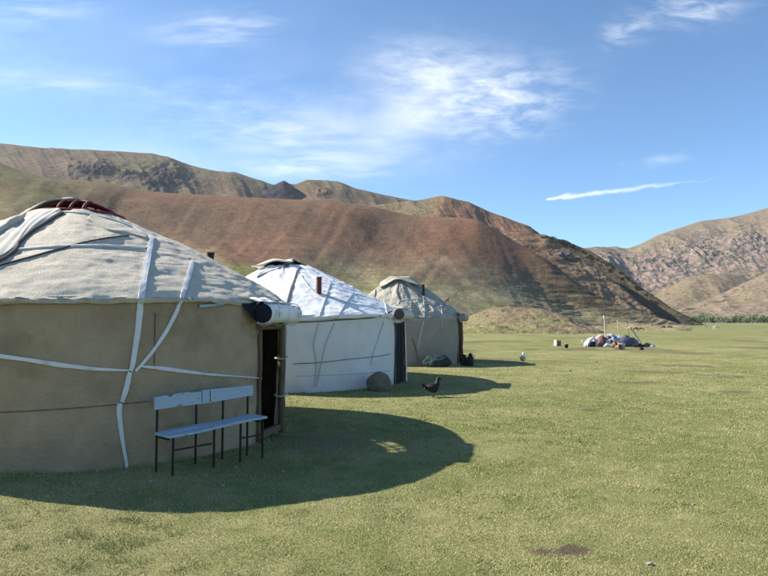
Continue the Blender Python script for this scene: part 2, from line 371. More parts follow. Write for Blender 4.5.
# ------------------------------------------------------------------ hills
def gsm(a, s, axis=0):
    if s <= 0: return a
    k = int(s * 3) + 1; w = np.exp(-.5 * (np.arange(-k, k + 1) / s) ** 2); w /= w.sum()
    pad = [(0, 0)] * a.ndim; pad[axis] = (k, k); b = np.pad(a, pad, mode='edge')
    return np.apply_along_axis(lambda q: np.convolve(q, w, 'valid'), axis, b)
def hill(name, cols, p0, p1, nc, nr, amp, scale, colfn, m, smooth=8, kdist=None, relief=None, ragged=0.0, crest=None):
    """cols: px -> rows of (distance, picture row of that point); rows run foot ... crest, behind"""
    px = np.linspace(p0, p1, nc); keys = sorted(cols); K = len(cols[keys[0]])
    D = np.stack([np.interp(px, keys, [cols[k][i][0] for k in keys]) for i in range(K)], 1)
    Y = np.stack([np.interp(px, keys, [cols[k][i][1] for k in keys]) for i in range(K)], 1)
    sc = nc / (p1 - p0)
    D = gsm(D, smooth * 3 * sc); Ys = gsm(Y, smooth * sc); ci = K - 2
    Ys[:, ci] = gsm(Y[:, ci], 2.0 * sc)
    t = np.linspace(0, K - 1, nr); i = np.clip(t.astype(int), 0, K - 2); f = t - i
    P = at(px[:, None] + 0 * D, Ys, D)                      # control points in the world
    def cr(A):
        out = np.empty((nc, nr) + A.shape[2:])
        for j in range(nr):
            a, b, c, d = A[:, max(i[j] - 1, 0)], A[:, i[j]], A[:, i[j] + 1], A[:, min(i[j] + 2, K - 1)]; u = f[j]
            m1 = (c - a) * .5; m2 = (d - b) * .5
            if i[j] == ci: m1 = (d - a) * .3
            out[:, j] = (2*u**3 - 3*u**2 + 1) * b + (u**3 - 2*u**2 + u) * m1 + (-2*u**3 + 3*u**2) * c + (u**3 - u**2) * m2
        return out
    W = cr(P); crestw = np.clip(np.abs(t - ci) / .5, 0, 1)[None, :]
    foot = np.clip(t / .8, 0, 1)[None, :]
    x, y, z = W[..., 0], W[..., 1], W[..., 2]
    n = fbm(x / scale, y / scale, z / scale, seed=len(name) + int(scale), o=6)
    W[..., 2] -= (2.5 if D[:, 0].mean() > 100 else 1.2) * ss(.45, 0, t)[None, :]
    W[..., 2] += amp * n * (ragged + (1 - ragged) * crestw) * (.15 + .85 * foot)
    if relief is not None: W[..., 2] += relief(px[:, None] + 0 * x, t[None, :] + 0 * x, x, y, z, crestw)
    # picture row of each point, for colouring by place on the slope
    rel = W - np.array([0, 0, EYE]); fw = rel[..., 1] * math.cos(PITCH) + rel[..., 2] * math.sin(PITCH); up = -rel[..., 1] * math.sin(PITCH) + rel[..., 2] * math.cos(PITCH)
    rows = 288 - F * up / fw
    C = colfn(px[:, None] + 0 * x, rows, t[None, :] + 0 * x, W[..., 0], W[..., 1], W[..., 2])
    gs = max(.35, D[:, ci].mean() / 300.0)                    # stones, tussocks and low bushes
    sp_ = vn(x / gs / 1.3, y / gs / 1.3, z / gs / .8, seed=777) + .6 * vn(x / gs / .5, y / gs / .5, z / gs / .4, seed=778)
    C = C * (1 + .07 * sp_ - .25 * ss(.75, 1.1, sp_) + .22 * ss(-.8, -1.15, sp_))[..., None]
    o = raw_mesh(name, W.reshape(-1, 3), grid_faces(nc, nr), m, cols=np.clip(C, 0, 1).reshape(-1, 3))
    tag(o, kind='structure'); return o

def hmat(name, s, dist, lo=.78, hi=1.2, stretch=(1, 1, 2.5)):
    return mat(name, (.62, 1.22), None, s * .8, attr=True, bump=.8, bscale=s * 1.3, dist=dist * .6, rough=1, spec=.05, detail=6, stretch=stretch, contrast=.13)
BROWN = np.array([.170, .114, .074]); RED = np.array([.200, .112, .070]); TAN = np.array([.220, .172, .110]); OLIVE = np.array([.140, .125, .068]); SCRUB_SHADE = np.array([.060, .047, .033]); PINK = np.array([.26, .185, .155]); GRN = np.array([.165, .172, .062])

# main brown hill -----------------------------------------------------
L0 = {
 -260: [(28, 352), (60, 290), (110, 240), (190, 190), (270, 128), (380, 170)],
 -60: [(28, 352), (60, 290), (120, 240), (200, 195), (280, 146), (390, 185)],
 0: [(30, 350), (66, 290), (130, 240), (205, 200), (285, 160), (390, 195)],
 60: [(32, 348), (75, 285), (135, 244), (210, 214), (290, 182), (390, 210)],
 140: [(36, 346), (85, 290), (140, 255), (220, 225), (300, 192.5), (400, 220)],
 250: [(44, 342), (95, 294), (150, 263), (230, 232), (320, 197), (420, 225)],
 330: [(52, 339), (100, 302), (155, 273), (235, 240), (325, 200.5), (430, 230)],
 400: [(60, 336), (110, 312), (165, 285), (240, 250), (320, 210), (430, 240)],
 450: [(66, 334), (120, 317), (185, 292), (245, 257), (310, 215), (420, 250)],
 478: [(75, 333), (140, 320), (200, 296), (250, 262), (305, 219), (410, 255)],
 504: [(85, 331), (148, 317), (208, 297), (252, 270), (300, 231), (400, 265)],
 548: [(105, 330), (165, 321), (220, 307), (246, 290), (276, 255), (380, 285)],
 577: [(130, 330), (185, 326), (228, 318), (246, 302), (266, 276.5), (360, 300)],
 610: [(150, 330), (190, 328), (226, 324), (239, 311), (253, 295), (340, 315)],
 640: [(160, 330), (195, 328), (226, 324), (238, 318), (255, 309), (330, 325)],
 655: [(170, 330), (200, 329), (226, 326), (238, 322), (250, 318), (320, 330)],
 690: [(180, 334), (205, 333), (228, 332), (238, 331), (250, 330), (320, 338)]}
def rel0(px, t, x, y, z, cw):
    g = fbm(px / 55 + t * .9 + .3 * vn(x / 60, y / 60), t * .4, seed=21, o=3) * .8 * ss(1.2, 2.4, t) * cw        # shallow ribs running down the slope
    w_ = ss(400, 520, px)
    g = g + 3.2 * ((1 - w_) * vn(px / 85 - t * .6 + .25, t * .25 + .4, seed=27) + w_ * vn(px / 75 + t * .35 + .6, t * .25, seed=29)) + .4 * ((1 - w_) * fbm(px / 26 - t * 1.1, t * .3, seed=28, o=3) + w_ * fbm(px / 26 + t * .8, t * .3, seed=30, o=3)) * ss(1.0, 2.2, t) * cw * ss(640, 560, px)
    terr = fbm(x / 9, y / 9, z / 1.1, seed=22, o=4) * .65 * ss(500, 560, px) * cw
    return g + terr + .12 * fbm(x / 4, y / 4, z / 2, seed=23, o=4) * cw * ss(.5, 1.5, t)
def col0(px, rows, t, x, y, z):
    n = fbm(x / 40, y / 40, z / 20, seed=24, o=5); n2 = fbm(x / 6, y / 6, z / 2, seed=25, o=5); n3 = fbm(px / 40, rows / 9, seed=26, o=4)
    c = mix(BROWN, RED, np.clip(.5 + n + .5 * ss(380, 450, px) * ss(560, 470, px), 0, 1))
    line = np.interp(px, [-200, 0, 60, 140, 230, 330, 420, 470, 520, 560, 620, 690], [215, 212, 226, 246, 264, 270, 275, 283, 295, 305, 312, 316])
    g = ss(-18, 14, rows - line + n3 * 12 + n2 * 5)
    left = ss(170, 20, px) * ss(-.7, .4, n + n3 * .6 + .25)
    c = mix(c, mix(OLIVE, GRN, .35), left * .9)
    tan = ss(40, 5, line - rows) * ss(260, 340, px)
    c = mix(c, mix(TAN, BROWN, .45), tan * .7)
    gc = mix(mix(GRN * 1.2, OLIVE, .2), np.array([.31, .26, .155]), np.clip(.35 + n3 * .5 + .3 * n2 + .5 * ss(280, 420, px), 0, 1))
    gc = mix(gc, np.array([.20, .205, .055]), np.exp(-((px - 232) / 40) ** 2) * ss(255, 268, rows) * .9)
    c = mix(c, gc, g)
    flank_shade = ss(500, 575, px) * ss(-.1, .4, n2 + .5 * n3 + .22) * (.3 + .7 * ss(8, -8, rows - line - 4 * n3))
    c = mix(c, SCRUB_SHADE, flank_shade * .85)  # shade of the right flank put into the colour as dark brown
    c = mix(c, mix(TAN, GRN, .4) * 1.1, ss(.1, .5, n3 - .3 * n2) * ss(540, 575, px) * ss(285, 300, rows) * .35)
    c = mix(c, SCRUB_SHADE, ss(.45, .75, n2) * .45)
    return c * (1 + .16 * n2[..., None])
hm0 = hmat('hill_soil', 1.1, .5)
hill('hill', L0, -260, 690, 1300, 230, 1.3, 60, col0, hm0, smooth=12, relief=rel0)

# low earth mound in front of it -----------------------------------------
LB = {
 425: [(80, 335), (92, 333), (104, 330), (112, 326), (130, 332)],
 455: [(80, 334), (92, 332), (104, 327), (112, 322), (132, 328)],
 475: [(80, 334), (92, 331), (104, 322), (113, 315), (130, 323)],
 493: [(80, 334), (92, 329), (104, 317), (113, 308), (128, 319)],
 518: [(80, 334), (90, 329), (102, 316), (112, 306), (126, 319)],
 544: [(80, 334), (90, 329), (100, 319), (110, 309), (122, 324)],
 566: [(80, 334), (88, 331), (98, 323), (106, 316), (118, 329)],
 590: [(82, 335), (88, 333), (96, 330), (103, 327.5), (116, 335)],
 610: [(82, 337), (88, 336.5), (96, 336), (103, 336), (116, 342)]}
def colb(px, rows, t, x, y, z):
    n = fbm(x / 9, y / 9, z / 5, seed=51, o=5); n2 = fbm(x / 2, y / 2, z / .8, seed=52, o=5)
    c = mix(np.array([.21, .155, .105]), mix(np.array([.27, .235, .13]), GRN, .45), np.clip(.35 + .7 * n + .7 * ss(500, 450, px), 0, 1))
    c = mix(c, GRN * .95, ss(.1, .6, .6 * n2 + .5 * n + .9 * ss(1.3, .2, t)) * .55)
    c = mix(c, SCRUB_SHADE * .8, ss(2.78, 2.93, t + .10 * n2) * ss(485, 505, px))  # dark scarp edge along the crest, its shade mixed into the colour
    return c
def relb(px, t, x, y, z, cw): return .35 * fbm(x / 4, y / 4, seed=53, o=5) * cw + .12 * fbm(x / 1.2, y / 1.2, seed=54, o=3)
hill('mound', LB, 425, 610, 420, 130, .4, 9, colb, hmat('mound_soil', 2.5, .25), smooth=6, relief=relb)

# spur behind the brown hill: sunlit shoulder ---------------------------------
L1 = {
 470: [(300, 262), (330, 252), (360, 244), (385, 238), (430, 262)],
 513: [(300, 270), (330, 256), (360, 243), (385, 233.5), (430, 262)],
 547: [(290, 290), (320, 268), (355, 249), (380, 235), (430, 262)],
 560: [(285, 296), (315, 275), (350, 257), (375, 245), (420, 268)],
 580: [(280, 305), (305, 287), (335, 270), (362, 256), (410, 280)],
 600: [(275, 312), (300, 298), (325, 283), (350, 271), (395, 292)],
 622: [(268, 318), (290, 309), (315, 297), (335, 288), (380, 305)],
 640: [(262, 322), (280, 316), (300, 310), (318, 303.5), (360, 318)],
 655: [(262, 326), (276, 322), (292, 319), (306, 315), (350, 326)],
 672: [(262, 330), (276, 329), (290, 328), (302, 326), (345, 334)]}
def col1(px, rows, t, x, y, z):
    n = fbm(x / 30, y / 30, z / 12, seed=61, o=5); n2 = fbm(x / 7, y / 7, z / 2.5, seed=62, o=5)
    c = mix(mix(RED, TAN, .3), mix(BROWN, TAN, .5), np.clip(ss(545, 600, px) * .9 + n * .5, 0, 1))
    c = mix(c, SCRUB_SHADE, ss(.15, .55, n2 + .3 * n) * .6)
    return c
def rel1(px, t, x, y, z, cw):
    return 1.2 * fbm(x / 9, y / 9, z / 3, seed=63, o=5) * cw + 1.5 * ridge(px / 26 + t * .3, t * .3, seed=64, o=3) * cw * .5
hill('spur', L1, 470, 672, 420, 130, 2.0, 40, col1, hmat('spur_soil', .8, .7), smooth=4, relief=rel1)
# and its far side, a steep shaded ridge with scrub along the crest -----------
L1b = {
 540: [(395, 262), (404, 250), (412, 240), (425, 236), (470, 262)],
 566: [(392, 268), (402, 257), (410, 247), (420, 241.5), (470, 268)],
 591: [(380, 284), (388, 270), (396, 260), (405, 253), (455, 280)],
 619: [(360, 300), (368, 287), (376, 277), (385, 269), (435, 295)],
 639: [(345, 312), (352, 303), (360, 294), (368, 287), (415, 308)],
 657: [(335, 320), (342, 313), (350, 305), (358, 298), (400, 316)],
 675: [(325, 325), (332, 321), (340, 315), (348, 310.5), (390, 322)],
 692: [(318, 327), (325, 325), (332, 322), (340, 319), (380, 328)],
 706: [(318, 330), (325, 329), (332, 328), (340, 327), (380, 332)]}
def col1b(px, rows, t, x, y, z):
    n2 = fbm(x / 7, y / 7, z / 3, seed=66, o=5); return mix(SCRUB_SHADE * 1.1, OLIVE, np.clip(.3 + n2 * .8, 0, 1) * .6)
def rel1b(px, t, x, y, z, cw):
    return 1.0 * fbm(x / 6, y / 6, z / 3, seed=67, o=5) * (.4 + .6 * cw)
hill('ridge', L1b, 540, 706, 420, 90, 1.2, 30, col1b, hmat('ridge_soil', .8, .7), smooth=3, relief=rel1b)

# rounded red peak ------------------------------------------------------
L2 = {
 340: [(430, 240), (480, 225), (540, 215), (590, 209), (680, 230)],
 385: [(430, 240), (480, 224), (540, 212), (590, 205), (680, 230)],
 419: [(430, 240), (480, 222), (540, 209), (590, 200.6), (680, 228)],
 440: [(430, 240), (480, 220), (540, 206), (590, 196.8), (680, 226)],
 467: [(430, 246), (480, 226), (535, 212), (585, 202), (680, 230)],
 493: [(430, 250), (475, 236), (530, 224), (575, 213.5), (670, 240)],
 507: [(430, 252), (470, 240), (520, 229), (565, 218), (660, 245)],
 526: [(430, 255), (465, 246), (510, 235), (550, 225.5), (640, 250)],
 540: [(430, 260), (460, 253), (500, 243), (540, 234), (630, 256)],
 570: [(430, 285), (460, 280), (500, 272), (530, 262), (600, 280)]}
def col2(px, rows, t, x, y, z):
    n = fbm(x / 60, y / 60, z / 30, seed=71, o=5); n2 = fbm(x / 12, y / 12, z / 5, seed=72, o=5)
    c = mix(mix(OLIVE, TAN, .3), RED * 1.05, np.clip(ss(415, 450, px) + n * .4, 0, 1))
    c = mix(c, SCRUB_SHADE, (ss(505, 530, px) * .8) * ss(-.3, .3, n2) + ss(.4, .7, n2) * .3)
    return c
def rel2(px, t, x, y, z, cw): return 3 * ridge(px / 30 + t * .3, t * .3, seed=73, o=4) * cw
hill('peak', L2, 340, 570, 460, 110, 3, 60, col2, hmat('peak_soil', .5, 1.0), smooth=4, relief=rel2)

# long far ridge on the left with crags -----------------------------------------
c3 = [(-220, 150), (-100, 146), (0, 144.5), (34, 148.6), (68, 150.5), (118, 151.5), (152, 154), (169, 159), (193, 167), (220, 174), (234, 172.5), (240, 174), (260, 181), (274, 187), (294, 187), (305, 181.5), (318, 180), (338, 182), (355, 189), (385, 195.5), (416, 201), (450, 207), (480, 214)]
L3 = {p: [(560, q + 66), (680, q + 38), (800, q + 17), (920, q), (1080, q + 22)] for p, q in c3}
def crag(px, rows):
    m = 0
    for cx, cy, rx, ry in ((163, 179, 24, 14), (94, 170, 30, 10), (128, 176, 14, 7), (323, 195, 10, 4)):
        m = np.maximum(m, np.exp(-((px - cx) / rx) ** 2 - ((rows - cy) / ry) ** 2) * (1.0 if ry > 10 else .72))
    return m
def col3(px, rows, t, x, y, z):
    n = fbm(x / 110, y / 110, z / 50, seed=81, o=5); n2 = fbm(x / 16, y / 16, z / 8, seed=82, o=5)
    c = mix(mix(OLIVE, TAN, .4), mix(BROWN, TAN, .25), np.clip(.45 + n * 1.1, 0, 1))
    cr_ = ss(.38, .62, crag(px, rows) + .28 * n2)
    c = mix(c, mix(np.array([.045, .040, .040]), np.array([.11, .085, .078]), ss(-.3, .5, n2)), cr_ * .95)
    return c * .86 * (1 + .12 * n2[..., None])
def rel3(px, t, x, y, z, cw):
    g = ridge(px / 58 + t * .22, t * .35, seed=83, o=4) * 8 * cw * ss(.3, 1.5, t)
    rows = px * 0
    rel = np.stack([x, y, z - EYE], -1); fw = rel[..., 1]; rows = 321 - F * rel[..., 2] / fw
    return g + crag(px, rows) * 12 * ridge(x / 14, y / 14, z / 30, seed=84, o=4)
hill('far_ridge', L3, -220, 480, 900, 150, 7, 190, col3, hmat('far_ridge_soil', .22, 2.5), smooth=5, relief=rel3)
# dark pyramid crag on the skyline
L3b = {262: [(780, 205), (792, 200), (802, 195), (825, 193), (890, 210)], 274: [(780, 205), (792, 197), (802, 190), (820, 185.5), (880, 205)], 284: [(780, 205), (790, 195), (800, 187), (815, 181), (880, 203)], 293: [(780, 205), (792, 197), (802, 191), (818, 187), (880, 205)],
       308: [(780, 206), (792, 202), (802, 198), (822, 195.5), (885, 208)], 318: [(780, 210), (792, 207), (802, 204), (822, 202), (885, 212)]}
hill('crag', L3b, 262, 318, 160, 60, 3, 26, lambda px, r, t, x, y, z: mix(np.array([.040, .038, .042]), np.array([.075, .068, .068]), ss(-.3, .5, fbm(x / 12, y / 12, z / 8, seed=86, o=5))), hmat('crag_rock', .2, 3), smooth=1, ragged=.35)

# right hand mountain with its cliff band ----------------------------------------
c4 = [(560, 251), (590, 250.4), (616, 250), (627, 251), (642, 246), (658, 238), (676, 229.5), (702, 221), (726, 219), (749, 213.5), (768, 208), (830, 196), (950, 190)]
ct = [(560, 256), (600, 256), (627, 257), (645, 250), (676, 243), (690, 237), (726, 237), (768, 229), (830, 220), (950, 215)]
cbm = [(560, 285), (627, 292), (660, 292), (690, 286), (726, 276), (768, 270), (830, 266), (950, 262)]
L4 = {}
for p, q in c4:
    top = float(np.interp(p, *zip(*ct))); bot = float(np.interp(p, *zip(*cbm)))
    L4[p] = [(880, 319.5), (980, (bot + 319) / 2 + 4), (1080, bot), (1180, (bot + top) / 2), (1290, top), (1560, q), (1800, q + 25)]
def band(px, rows):
    top = np.interp(px, *zip(*ct)); bot = np.interp(px, *zip(*cbm))
    return ss(-3, 4, rows - top) * ss(5, -6, rows - bot)
def col4(px, rows, t, x, y, z):
    n = fbm(x / 140, y / 140, z / 60, seed=91, o=5); n2 = fbm(x / 11, y / 11, z / 7, seed=92, o=5); nf = fbm(px / 8, rows / 4, seed=93, o=4)
    base = mix(mix(TAN, BROWN, .35), mix(OLIVE, TAN, .45), np.clip(.35 + n, 0, 1))
    b_ = band(px, rows + 10 * nf)
    rock = mix(PINK, np.array([.10, .10, .075]), ss(.02, .35, n2))
    rock = mix(rock, OLIVE, ss(.15, .45, nf + .2 * n) * .6)
    c = mix(base, rock, b_ * .95)
    c = mix(c, SCRUB_SHADE, ss(.5, .75, n2) * .4)
    c = mix(c, np.array([.27, .19, .16]), ss(300, 312, rows) * .35)
    c = mix(c, np.array([.075, .08, .075]), ss(628, 612, px) * ss(.0, .4, n2 + .15) * .8)
    return c
def rel4(px, t, x, y, z, cw):
    bw = np.exp(-((t - 3.1) / 1.0) ** 2)
    return (ridge(x / 60, y / 160, z / 300, seed=94, o=4) * 17 * bw + ridge(x / 12, y / 12, z / 14, seed=96, o=3) * 5 * bw) * cw + 10 * ridge(px / 60 + .3 * t, t * .3, seed=95, o=4) * cw * ss(.4, 1.6, t)
hill('mountain', L4, 560, 950, 900, 260, 5, 120, col4, hmat('mountain_soil', .14, 3.5), smooth=4, relief=rel4)
# rounded foothills in front of the mountain
L5 = {620: [(740, 322), (800, 318), (860, 315), (930, 312), (1000, 322)], 645: [(740, 321), (800, 314), (860, 306), (930, 300), (1000, 318)], 662: [(740, 320), (800, 308), (860, 299), (930, 292.5), (1010, 312)], 689: [(740, 320), (800, 305), (860, 287), (930, 277), (1020, 300)],
      726: [(740, 320), (800, 306), (860, 286), (930, 273), (1020, 296)], 768: [(740, 320), (800, 308), (860, 293), (930, 284), (1020, 300)], 830: [(740, 320), (800, 308), (860, 296), (930, 290), (1020, 305)], 950: [(740, 320), (800, 306), (860, 290), (930, 280), (1020, 300)]}
def col5(px, rows, t, x, y, z):
    n = fbm(x / 70, y / 70, z / 40, seed=101, o=5); n2 = fbm(x / 12, y / 12, z / 6, seed=102, o=5)
    c = mix(mix(TAN, BROWN, .25), mix(OLIVE, TAN, .6), np.clip(.4 + n * .9, 0, 1)); return mix(c, SCRUB_SHADE, ss(.5, .7, n2) * .4)
hill('foothill', L5, 620, 950, 560, 110, 4, 70, col5, hmat('foothill_soil', .2, 1.8), smooth=7, relief=lambda px, t, x, y, z, cw: 4 * ridge(px / 45 + .3 * t, t * .3, seed=103, o=3) * cw)
L6 = {655: [(560, 322), (600, 321), (650, 319.5), (700, 318), (760, 324)], 679: [(560, 322), (600, 319), (650, 314), (700, 310), (770, 320)], 710: [(560, 322), (600, 316), (650, 307), (700, 299), (780, 312)], 741: [(560, 322), (600, 312), (650, 297), (700, 284.5), (790, 300)],
      768: [(560, 322), (600, 308), (650, 290), (700, 273), (790, 292)], 830: [(560, 322), (600, 300), (650, 275), (700, 252), (790, 276)], 950: [(560, 322), (600, 295), (650, 266), (700, 240), (790, 266)]}
def col6(px, rows, t, x, y, z):
    n = fbm(x / 50, y / 50, z / 30, seed=105, o=5); n2 = fbm(x / 9, y / 9, z / 5, seed=106, o=5)
    c = mix(mix(TAN, PINK, .5) * .9, mix(OLIVE, TAN, .6), np.clip(.35 + n * .9, 0, 1))
    st = ss(.25, .55, n2) * np.exp(-((rows - (np.interp(px, [690, 768], [310, 285]))) / 7) ** 2)
    return mix(c, SCRUB_SHADE, np.clip(st * .8 + ss(.5, .7, n2) * .3, 0, 1))
hill('foothill', L6, 655, 950, 460, 110, 3, 60, col6, hmat('foothill_soil', .28, 1.4), smooth=6, relief=lambda px, t, x, y, z, cw: 3 * ridge(px / 40 + .3 * t, t * .3, seed=107, o=3) * cw)

# thin even air haze over the whole valley
hb = MB(); hb.box((0, 700, 165), (5600, 6800, 350)); m_h = bpy.data.materials.new('air_haze'); m_h.use_nodes = True; nt = m_h.node_tree; nt.nodes.clear()
o_ = nt.nodes.new('ShaderNodeOutputMaterial'); v_ = nt.nodes.new('ShaderNodeVolumePrincipled'); v_.inputs['Color'].default_value = (.80, .88, 1.0, 1); v_.inputs['Density'].default_value = .00008; v_.inputs['Anisotropy'].default_value = .2
nt.links.new(v_.outputs[0], o_.inputs['Volume']); hz_o = hb.build('haze', m_h); tag(hz_o, 'thin pale blue haze in the valley air', 'haze', kind='stuff')
#PART2
# ------------------------------------------------------------------ yurts
class Yurt:
    pass
def yurt(name, label, C, r, hw, rc, zc, door_az, bulge, wall_m, roof_m, rel_roof, rel_wall, door_w=.42, door_h=1.55, skirt=.10, over=.09):
    Y = Yurt(); C = np.array(C, float); base = float(zg(C[0], C[1])) - .02
    e = thing(name, (C[0], C[1], base), label, 'yurt', 'yurts standing in a row on the meadow')
    Y.e = e; Y.C = C; Y.r = r; Y.hw = hw; Y.rc = rc; Y.zc = zc; Y.base = base; Y.az = door_az
    Y.n = np.array([math.cos(door_az), math.sin(door_az), 0]); Y.t = np.array([-math.sin(door_az), math.cos(door_az), 0])
    nth = 620; th = np.linspace(0, 2 * PI, nth, endpoint=False) + door_az
    # wall
    nz = 70; s = np.linspace(0, 1, nz); T, Sx = np.meshgrid(th, s, indexing='ij')
    H = hw(T); Z = Sx * (H + .02); R = r + .025 * np.sin(PI * Sx) + rel_wall(T, Sx)
    X_ = C[0] + R * np.cos(T); Y_ = C[1] + R * np.sin(T)
    low = zg(X_[:, 0], Y_[:, 0]) - .03
    Zw = low[:, None] * (1 - Sx) + (base) * Sx + Z
    V = np.stack([X_, Y_, Zw], -1)
    dth = (T - door_az + PI) % (2 * PI) - PI; half = math.asin(door_w / r)
    gap = (np.abs(dth) < half) & (Z < door_h)
    Q = grid_faces(nth, nz, True, ~gap)
    wall = raw_mesh('felt_wall', V.reshape(-1, 3), Q, wall_m, e); so = wall.modifiers.new('thick', 'SOLIDIFY'); so.thickness = .025; so.offset = -1
    # roof cover, with a skirt lapping over the wall top
    nu = 130; u = np.linspace(-.06, 1, nu); T2, U = np.meshgrid(th, u, indexing='ij'); H2 = hw(T2); up = np.clip(U, 0, 1)
    R2 = (r + over) + (rc - r - over) * up - .03 * ss(0, -.06, U)
    Z2 = H2 - .01 + (zc - H2) * (up + bulge * np.sin(PI * up) * (1 - .3 * up)) - skirt * ss(0, -.06, U) - .015 * ss(.08, 0, up)
    Z2 = Z2 + .02 * fbm(T2 * 5, 0 * U, seed=7) * ss(.1, -.06, U)
    rr = rel_roof(T2, U, R2 * np.cos(T2), R2 * np.sin(T2), Z2)
    sl = math.atan2(zc - 1.75, r - rc)
    R3 = R2 + rr * math.sin(sl); Z3 = Z2 + rr * math.cos(sl) + base
    V2 = np.stack([C[0] + R3 * np.cos(T2), C[1] + R3 * np.sin(T2), Z3], -1)
    Q2 = grid_faces(nth, nu, True)
    roof = raw_mesh('roof_cover', V2.reshape(-1, 3), Q2, roof_m, e); so = roof.modifiers.new('thick', 'SOLIDIFY'); so.thickness = .03; so.offset = -1
    Qw = grid_faces(nth, nz, True)
    AV = np.concatenate([V.reshape(-1, 3), V2.reshape(-1, 3)]); AQ = np.concatenate([Qw, Q2 + len(V.reshape(-1, 3))])
    Y.bvh = BVHTree.FromPolygons([tuple(p) for p in AV.tolist()], [tuple(q) for q in AQ.tolist()])
    Y.wall = wall; Y.roof = roof
    return Y
def hit(Y, px, py):
    d = Vector(ray(px, py)).normalized(); h, n, _, _ = Y.bvh.ray_cast(Vector((0, 0, EYE)), d)
    if h is None:
        # just past the outline: nearest point of the cover to the ray at the yurt's distance
        p = Vector((0, 0, EYE)) + d * (np.hypot(*Y.C) / 1.0); h, n, _, _ = Y.bvh.find_nearest(p)
    if n.dot(d) > 0: n = -n
    return np.array(h), np.array(n)
def smooth_path(pts, n):
    pts = np.array(pts, float); K = len(pts); out = []
    seg = np.linspace(0, K - 1, n)
    for q in seg:
        i = min(int(q), K - 2); u = q - i; a, b, c, d = pts[max(i - 1, 0)], pts[i], pts[i + 1], pts[min(i + 2, K - 1)]
        m1 = (c - a) / 2; m2 = (d - b) / 2
        out.append((2*u**3 - 3*u**2 + 1) * b + (u**3 - 2*u**2 + u) * m1 + (-2*u**3 + 3*u**2) * c + (u**3 - u**2) * m2)
    return np.array(out)
def strap(Y, path, width, m, name='strap', off=.014, thick=.006, n=None, straight=True):
    """flat band laid on the covers; width metres (one value or one per control point)"""
    n = n or max(14, int(sum(math.dist(a, b) for a, b in zip(path, path[1:])) / 3.5))
    K = len(path); W = width if hasattr(width, '__len__') else [width] * K
    if straight:
        cum = [0] + list(np.cumsum([math.dist(a, b) for a, b in zip(path, path[1:])])); s = np.linspace(0, cum[-1], n)
        P2 = np.stack([np.interp(s, cum, [p[0] for p in path]), np.interp(s, cum, [p[1] for p in path])], 1); ws = np.interp(s, cum, W)
    else:
        P2 = smooth_path(path, n); ws = np.interp(np.linspace(0, K - 1, n), range(K), W)
    Hs = [hit(Y, *p) for p in P2]; P = np.array([h[0] for h in Hs]); Nn = np.array([h[1] for h in Hs])
    P = gsm(P, 1.0); Nn = gsm(Nn, 1.5); Nn /= np.linalg.norm(Nn, axis=1)[:, None]
    V = []
    for i in range(n):
        t = P[min(i + 1, n - 1)] - P[max(i - 1, 0)]; t /= np.linalg.norm(t) + 1e-9
        b = np.cross(t, Nn[i]); b /= np.linalg.norm(b) + 1e-9
        wv = ws[i] / 2 * .70 * (1 + .05 * math.sin(i * .37) + .03 * math.sin(i * .91))
        for q, o in ((-1, 0), (-1, 1), (0, 1.25), (1, 1), (1, 0)):
            pt = Vector(P[i] + b * wv * q); h, nn, _, _ = Y.bvh.find_nearest(pt)
            base = np.array(pt) * .35 + np.array(h) * .65 if (np.linalg.norm(np.array(pt) - np.array(h)) < .08) else np.array(pt)
            V.append(base + Nn[i] * (off + (thick if o else -off * .9) * (o if o else 1)))
    Fs = [(i * 5 + k, i * 5 + k + 1, (i + 1) * 5 + k + 1, (i + 1) * 5 + k) for i in range(n - 1) for k in range(4)] + [tuple(range(5))[::-1], tuple((n - 1) * 5 + k for k in range(5))]
    mb = MB(); mb.add(V, Fs); return mb.build(name, m, Y.e, smooth=False)
def rope(Y, path, rad, m, name='rope', off=.0, n=None, lump=0):
    n = n or max(14, int(sum(math.dist(a, b) for a, b in zip(path, path[1:])) / 3))
    P2 = smooth_path(path, n); Hs = [hit(Y, *p) for p in P2]
    P = np.array([h[0] for h in Hs]); Nn = np.array([h[1] for h in Hs]); P = gsm(P, 1.2)
    mb = MB(); mb.tube(P + Nn * (rad * .6 + off), [(rad * (1 + lump * math.sin(i * 1.3) * .5), rad * (1 + lump * math.sin(i * .8 + 1) * .5)) for i in range(n)], 8)
    return mb.build(name, m, Y.e, smooth=True)
def panel(Y, A, B, m, name, off=.03, n=40, k=16, sag=.0):
    """a second sheet of felt lying on the cover between two edge lines given in the picture"""
    cu = lambda P: smooth_path(P, n)
    A2, B2 = cu(A), cu(B); V = np.zeros((n, k, 3))
    for i in range(n):
        for j in range(k):
            q = A2[i] * (1 - j / (k - 1)) + B2[i] * (j / (k - 1)); h, nn = hit(Y, *q)
            V[i, j] = h + nn * (off * (0.15 + .85 * math.sin(PI * min(max(j / (k - 1), .06), .94)) ** .35) + .008 * math.sin(i * .7 + j))
    V = gsm(gsm(V, 1.0, 0), .6, 1)
    o = raw_mesh(name, V.reshape(-1, 3), grid_faces(n, k), m, Y.e); so = o.modifiers.new('thick', 'SOLIDIFY'); so.thickness = .02; so.offset = 0; return o
